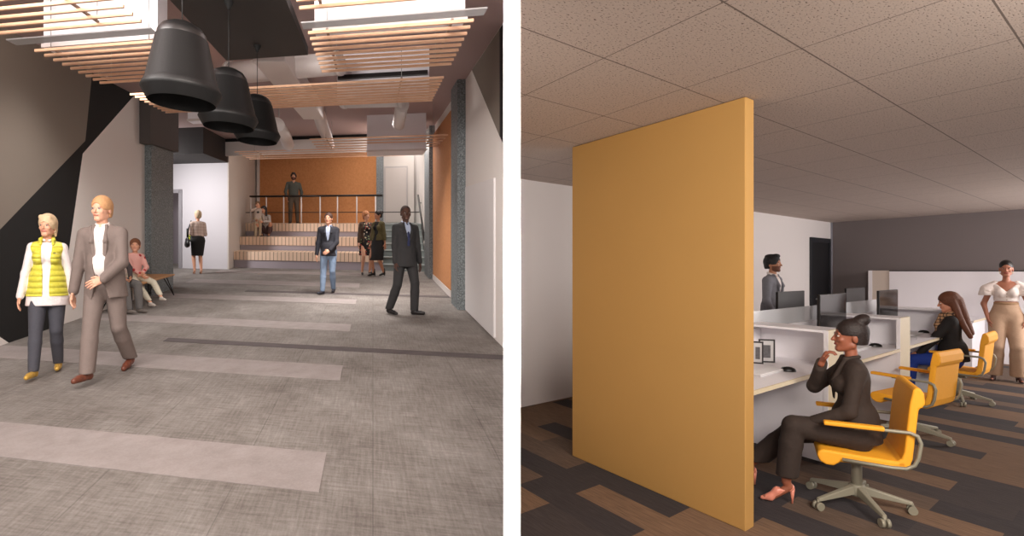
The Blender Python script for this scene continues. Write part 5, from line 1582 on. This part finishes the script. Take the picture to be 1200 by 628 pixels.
# ---------------------------------------------------------------- 12 man in the dark suit
p = person('bald man in a charcoal suit and blue tie striding by the right wall', 474, 368, 'L', 0.42, 1.82, SK_DARK,
           hip=(0.01, 0, 0.515), feet=[(-0.11, 0.10, 0.055), (0.07, -0.07, 0.045)], toes=(0.35, 0.75), hands=[(-0.105, -0.02, 0.455), (0.165, 0.0, 0.46)],
           pitchfeet=(-0.2, 0), poles=[(-0.4, 1, 0), (0.4, 1, 0)], head=(-0.20, 0), width=0.93, vox=0.0115, hvox=0.006, build=1.04)
p.body(brow=(30, 20, 18), lips=(90, 52, 46), eye=(30, 20, 15))
M_dk = cloth('charcoal_suit_wool', (52, 51, 52), (14, 0.4))
trousers(p, M_dk, inf=0.015, flare=0.016)
shirt(p, cloth('pale_blue_shirt', (180, 192, 216)), inf=0.008, hem=0.05, sleeve=1.0)
collar(p, MATS['pale_blue_shirt'], 0.034)
tie(p, cloth('navy_tie_silk', (44, 50, 86)), out=0.072)
jacket(p, M_dk, inf=0.022, hem=-0.085, v=(0.15, 0.044), hemflare=0.006)
for i in range(2): p.shoe(i, mat('black_dress_shoe', (30, 26, 26), 0.35), inf=0.002)
p.hair(mat('cropped_black_hair', (58, 40, 34), 0.8), inf=0.0012, line=0.030, sideburn=0.0, back=-0.02)

# ---------------------------------------------------------------- 13 man behind the desks
lo = at(905, 317, 7.7); lo = (lo[0], lo[1], 0)
p = person('man in a grey jacket standing behind the glass strip near the black door', 0, 0, 'R', 1.15, 1.83, SK_OLIVE, loc=lo,
           hands=[(-0.13, -0.08, 0.50), (0.13, -0.08, 0.50)], head=(0.1, -0.05), width=0.95, vox=0.011, hvox=0.0055)
p.body(brow=(24, 18, 16), beard=(110, 72, 56))
trousers(p, cloth('charcoal_trousers', (74, 74, 82)))
shirt(p, cloth('white_shirt_cotton', (238, 228, 224)), inf=0.010, hem=0.0, sleeve=0.98, v=(0.28, 0.02))
collar(p, MATS['white_shirt_cotton'], 0.033)
jacket(p, cloth('mid_grey_tweed', (122, 122, 130), noise_=(150, 0.2)), inf=0.020, hem=-0.08, v=(0.06, 0.046))
for i in range(2): p.shoe(i, M_sh)
p.hair(mat('wavy_black_hair', (16, 14, 15), 0.5, bump=(60, 0.6)), inf=0.008, line=0.030, sideburn=-0.006, back=-0.035, extra=[('e', (0.0, -0.022, 0.056), (0.032, 0.030, 0.018)), ('e', (0, 0.02, 0.058), (0.035, 0.035, 0.016))])

# ---------------------------------------------------------------- 14 seated woman with the hair bun
c1_ = ch1.location
fwd = Vector((-0.92, 0.39, 0)).normalized()
ls = (c1_[0]+fwd[0]*0.04, c1_[1]+fwd[1]*0.04, 0)
p = Person('woman with a high hair bun in a dark brown suit seated on the nearest chair', ls, face(fwd[0], fwd[1]), H=1.60, skin=(150, 88, 64), female=True,
           hip=(0, 0.02, 0.505/1.60), lean=(0, -0.04, 1), feet=[(-0.06, -0.39, 0.047), (0.10, -0.25, 0.047)], knees=[(-0.05, -1, 0.9), (0.1, -1, 0.9)],
           hands=[(-0.02, -0.10, 0.60), (0.085, -0.15, 0.358)], poles=[(-0.6, -0.2, -1), (0.5, 1.0, -0.4)], head=(0.08, -0.02), toes=(0.1, 0.15), heel=0.075,
           width=0.95, vox=0.008, hvox=0.0042, handrot=[[(0.1, 0.35, 1), (0.2, 1, -0.2), (1, 0, 0)], [(-0.2, -0.9, -0.25), (0, -0.2, -1), (-1, 0, 0)]])
p.body(brow=(30, 20, 16), eye=(40, 26, 20), lips=(140, 60, 56), curl=(1.5, 0.4))
M_bs = cloth('dark_brown_suit', (50, 38, 32), (13, 0.5))
trousers(p, M_bs, flare=0.024, inf=0.013, hemz=0.025)
jacket(p, M_bs, inf=0.020, hem=-0.035, v=(0.14, 0.030), sleeve=0.96, name='jacket')
shirt(p, cloth('black_top', (24, 22, 22)), inf=0.008, hem=0.02, sleeve=0.3, v=(0.27, 0.02))
M_pk = mat('pink_patent_leather', (226, 142, 120), 0.3)
for i in range(2): p.shoe(i, M_pk, heel=0.075)
p.hair(mat('dark_brown_curls', (34, 22, 20), 0.55, bump=(120, 0.3)), inf=0.005, line=0.028, sideburn=0.004, back=-0.030,
       extra=[('e', (0, 0.036, 0.062), (0.030, 0.026, 0.022)), ('e', (0, 0.046, 0.068), (0.022, 0.022, 0.020)), ('e', (0, 0.038, -0.005), (0.03, 0.025, 0.035))])

# ---------------------------------------------------------------- 15 seated woman with the checked scarf
c3_ = ch3.location
fwd = Vector((-0.80, 0.60, 0)).normalized()
ls = (c3_[0]+fwd[0]*0.08, c3_[1]+fwd[1]*0.08, 0)
p = Person('woman with long chestnut hair and a checked scarf seated in blue jeans', ls, face(fwd[0], fwd[1]), H=1.66, skin=(214, 146, 116), female=True,
           hip=(0, 0.02, 0.54/1.66), lean=(0, -0.06, 1), feet=[(-0.05, -0.26, 0.05), (0.07, -0.24, 0.05)], knees=[(-0.05, -1, 0.9), (0.1, -1, 0.9)],
           hands=[(-0.05, -0.17, 0.335), (0.06, -0.18, 0.335)], poles=[(-0.8, 0.5, -0.6), (0.8, 0.5, -0.6)], head=(0.05, 0.22), vox=0.0105, hvox=0.0055, width=0.95)
p.body(brow=(60, 40, 30), lips=(176, 86, 80), curl=(0.6, 0.6))
trousers(p, cloth('cobalt_denim', (34, 62, 150), (20, 0.3)), inf=0.011, flare=0.002, hemz=0.01)
jacket(p, cloth('black_jacket', (32, 28, 28)), inf=0.020, hem=-0.03, v=(0.2, 0.03), lapel=False)
for i in range(2): p.shoe(i, mat('black_ankle_boot', (24, 21, 22), 0.45), high=0.04)
H = p.H
ns = pattern('tan_checked_wool', (188, 146, 108), [(92, 66, 52), (40, 30, 28)], 26, 0.72, kind='check')
LL = []
for i in range(10):
    a0, a1 = 2*math.pi*i/10, 2*math.pi*(i+1)/10
    g = lambda a: p.nk + p.U*(0.010*H - 0.008*H*math.cos(a)) + (p.Fw*math.cos(a)+p.S*math.sin(a))*0.040*H
    LL.append(c_(g(a0), g(a1), 0.020*H, None, 0.012))
a_ = p.nk + p.Fw*0.045*H + p.S*0.01*H
LL += [c_(a_, a_ + p.Fw*0.035*H - p.U*0.07*H, 0.022*H, 0.020*H, 0.02), c_(a_ + p.Fw*0.035*H - p.U*0.07*H, a_ + p.Fw*0.045*H - p.U*0.20*H, 0.020*H, 0.020*H, 0.02, squash(p.Fw, 0.6))]
p.garment('scarf', LL, ns, vox=0.008)
p.hair(mat('chestnut_hair', (104, 58, 36), 0.6, noise=(60, 0.3), bump=(90, 0.4)), style='long', inf=0.009, line=0.026,
       extra=[('c', (0.030, 0.02, 0.0), (0.044, 0.03, -0.13), 0.022, 0.020), ('c', (0.044, 0.03, -0.13), (0.042, 0.055, -0.24), 0.020, 0.014), ('c', (0, 0.045, 0.0), (0, 0.065, -0.22), 0.036, 0.022), ('c', (-0.03, 0.02, 0.0), (-0.044, 0.03, -0.12), 0.022, 0.018)])

# ---------------------------------------------------------------- 16 standing woman with the ruffled top
p = person('woman standing in a white ruffled crop top and wide beige trousers', 1179, 446.5, 'R', 0.06, 1.75, (172, 112, 88), female=True,
           heel=0.05, feet=[(-0.075, 0.0, 0.045), (0.075, 0.0, 0.045)], hands=[(-0.115, -0.045, 0.50), (0.115, -0.045, 0.50)], poles=[(-1, 0.6, 0), (1, 0.6, 0)],
           head=(-0.05, 0), width=0.94, vox=0.0105, hvox=0.0055, toes=(-0.25, 0.25), build=1.05)
p.body(brow=(30, 20, 18), lips=(150, 60, 60), curl=(0.6, 0.6))
M_bt = cloth('beige_linen', (188, 156, 130), (10, 0.4))
trousers(p, M_bt, flare=0.045, inf=0.016, thigh=0.012, top=0.125, hemz=-0.03)
b_ = MB()
p.garment('waistband', [c_(p.P+p.U*0.110*p.H, p.P+p.U*0.125*p.H, 0.078*p.H+0.006, None, 0.01, squash(p.Fw, 0.72))], cloth('beige_belt', (170, 136, 104)), [p.utop(0.13), p.ubot(0.105)])
M_rf = cloth('ivory_cotton', (238, 226, 220), (16, 0.4))
p.garment('top', p.torso(0.012), M_rf, [p.ubot(0.135), p.utop(0.275), p.vneck(0.215, 0.275, 0.06), lambda X, Y, Z: (np.abs(p.tcoord(X, Y, Z)[0]) - 0.088)*p.H])
for i in range(2):
    sx = -1 if i == 0 else 1
    for k, (rr, dz) in enumerate(((0.052, 0.0), (0.060, -0.032))):
        c = p.sh[i] + V3(sx*0.012*p.H, 0, -0.012*p.H + dz*p.H)
        L = [c_(c + V3(-sx*0.03*p.H, 0, 0.024*p.H), c + V3(sx*0.022*p.H, 0, -0.030*p.H), 0.026*p.H, rr*p.H, 0.01, None)]
        for a in range(9):
            an = 2*math.pi*a/9 + k*0.3
            q = c + V3(sx*0.022*p.H + math.cos(an)*rr*p.H*0.75, math.sin(an)*rr*p.H*0.75, -0.036*p.H)
            L.append(c_(q, q - V3(0, 0, 0.010*p.H), 0.016*p.H, None, 0.006))
        cc2 = c.copy()
        p.garment('ruffle_sleeve', L, M_rf, [lambda X, Y, Z, cc2=cc2: (cc2[2]-0.042*p.H) - Z], vox=0.008)
buttons(p, mat('wood_button', (150, 110, 80), 0.5), (0.15, 0.175, 0.20), out=0.076, r=0.0035)
for i in range(2): p.shoe(i, mat('dark_strap_sandal', (60, 34, 30), 0.45), heel=0.05, inf=-0.002)
p.hair(mat('sleek_black_hair', (22, 17, 17), 0.4), inf=0.003, line=0.030, sideburn=0.008, back=-0.02, extra=[('e', (0, 0.055, 0.0), (0.024, 0.02, 0.024))])
for sx in (-1, 1):
    C = p.hc + p.RH @ (V3(sx*0.042, 0.0, -0.034)*p.H)
    m_ = MB(); m_.tube([tuple(C + V3(0.0, 0.008*math.cos(a*math.pi/6), 0.010*math.sin(a*math.pi/6))*p.H) for a in range(13)], 0.002, 6)
    m_.build('earring', mat('gold_hoop', (220, 180, 90), 0.3, 0.8), p.root)
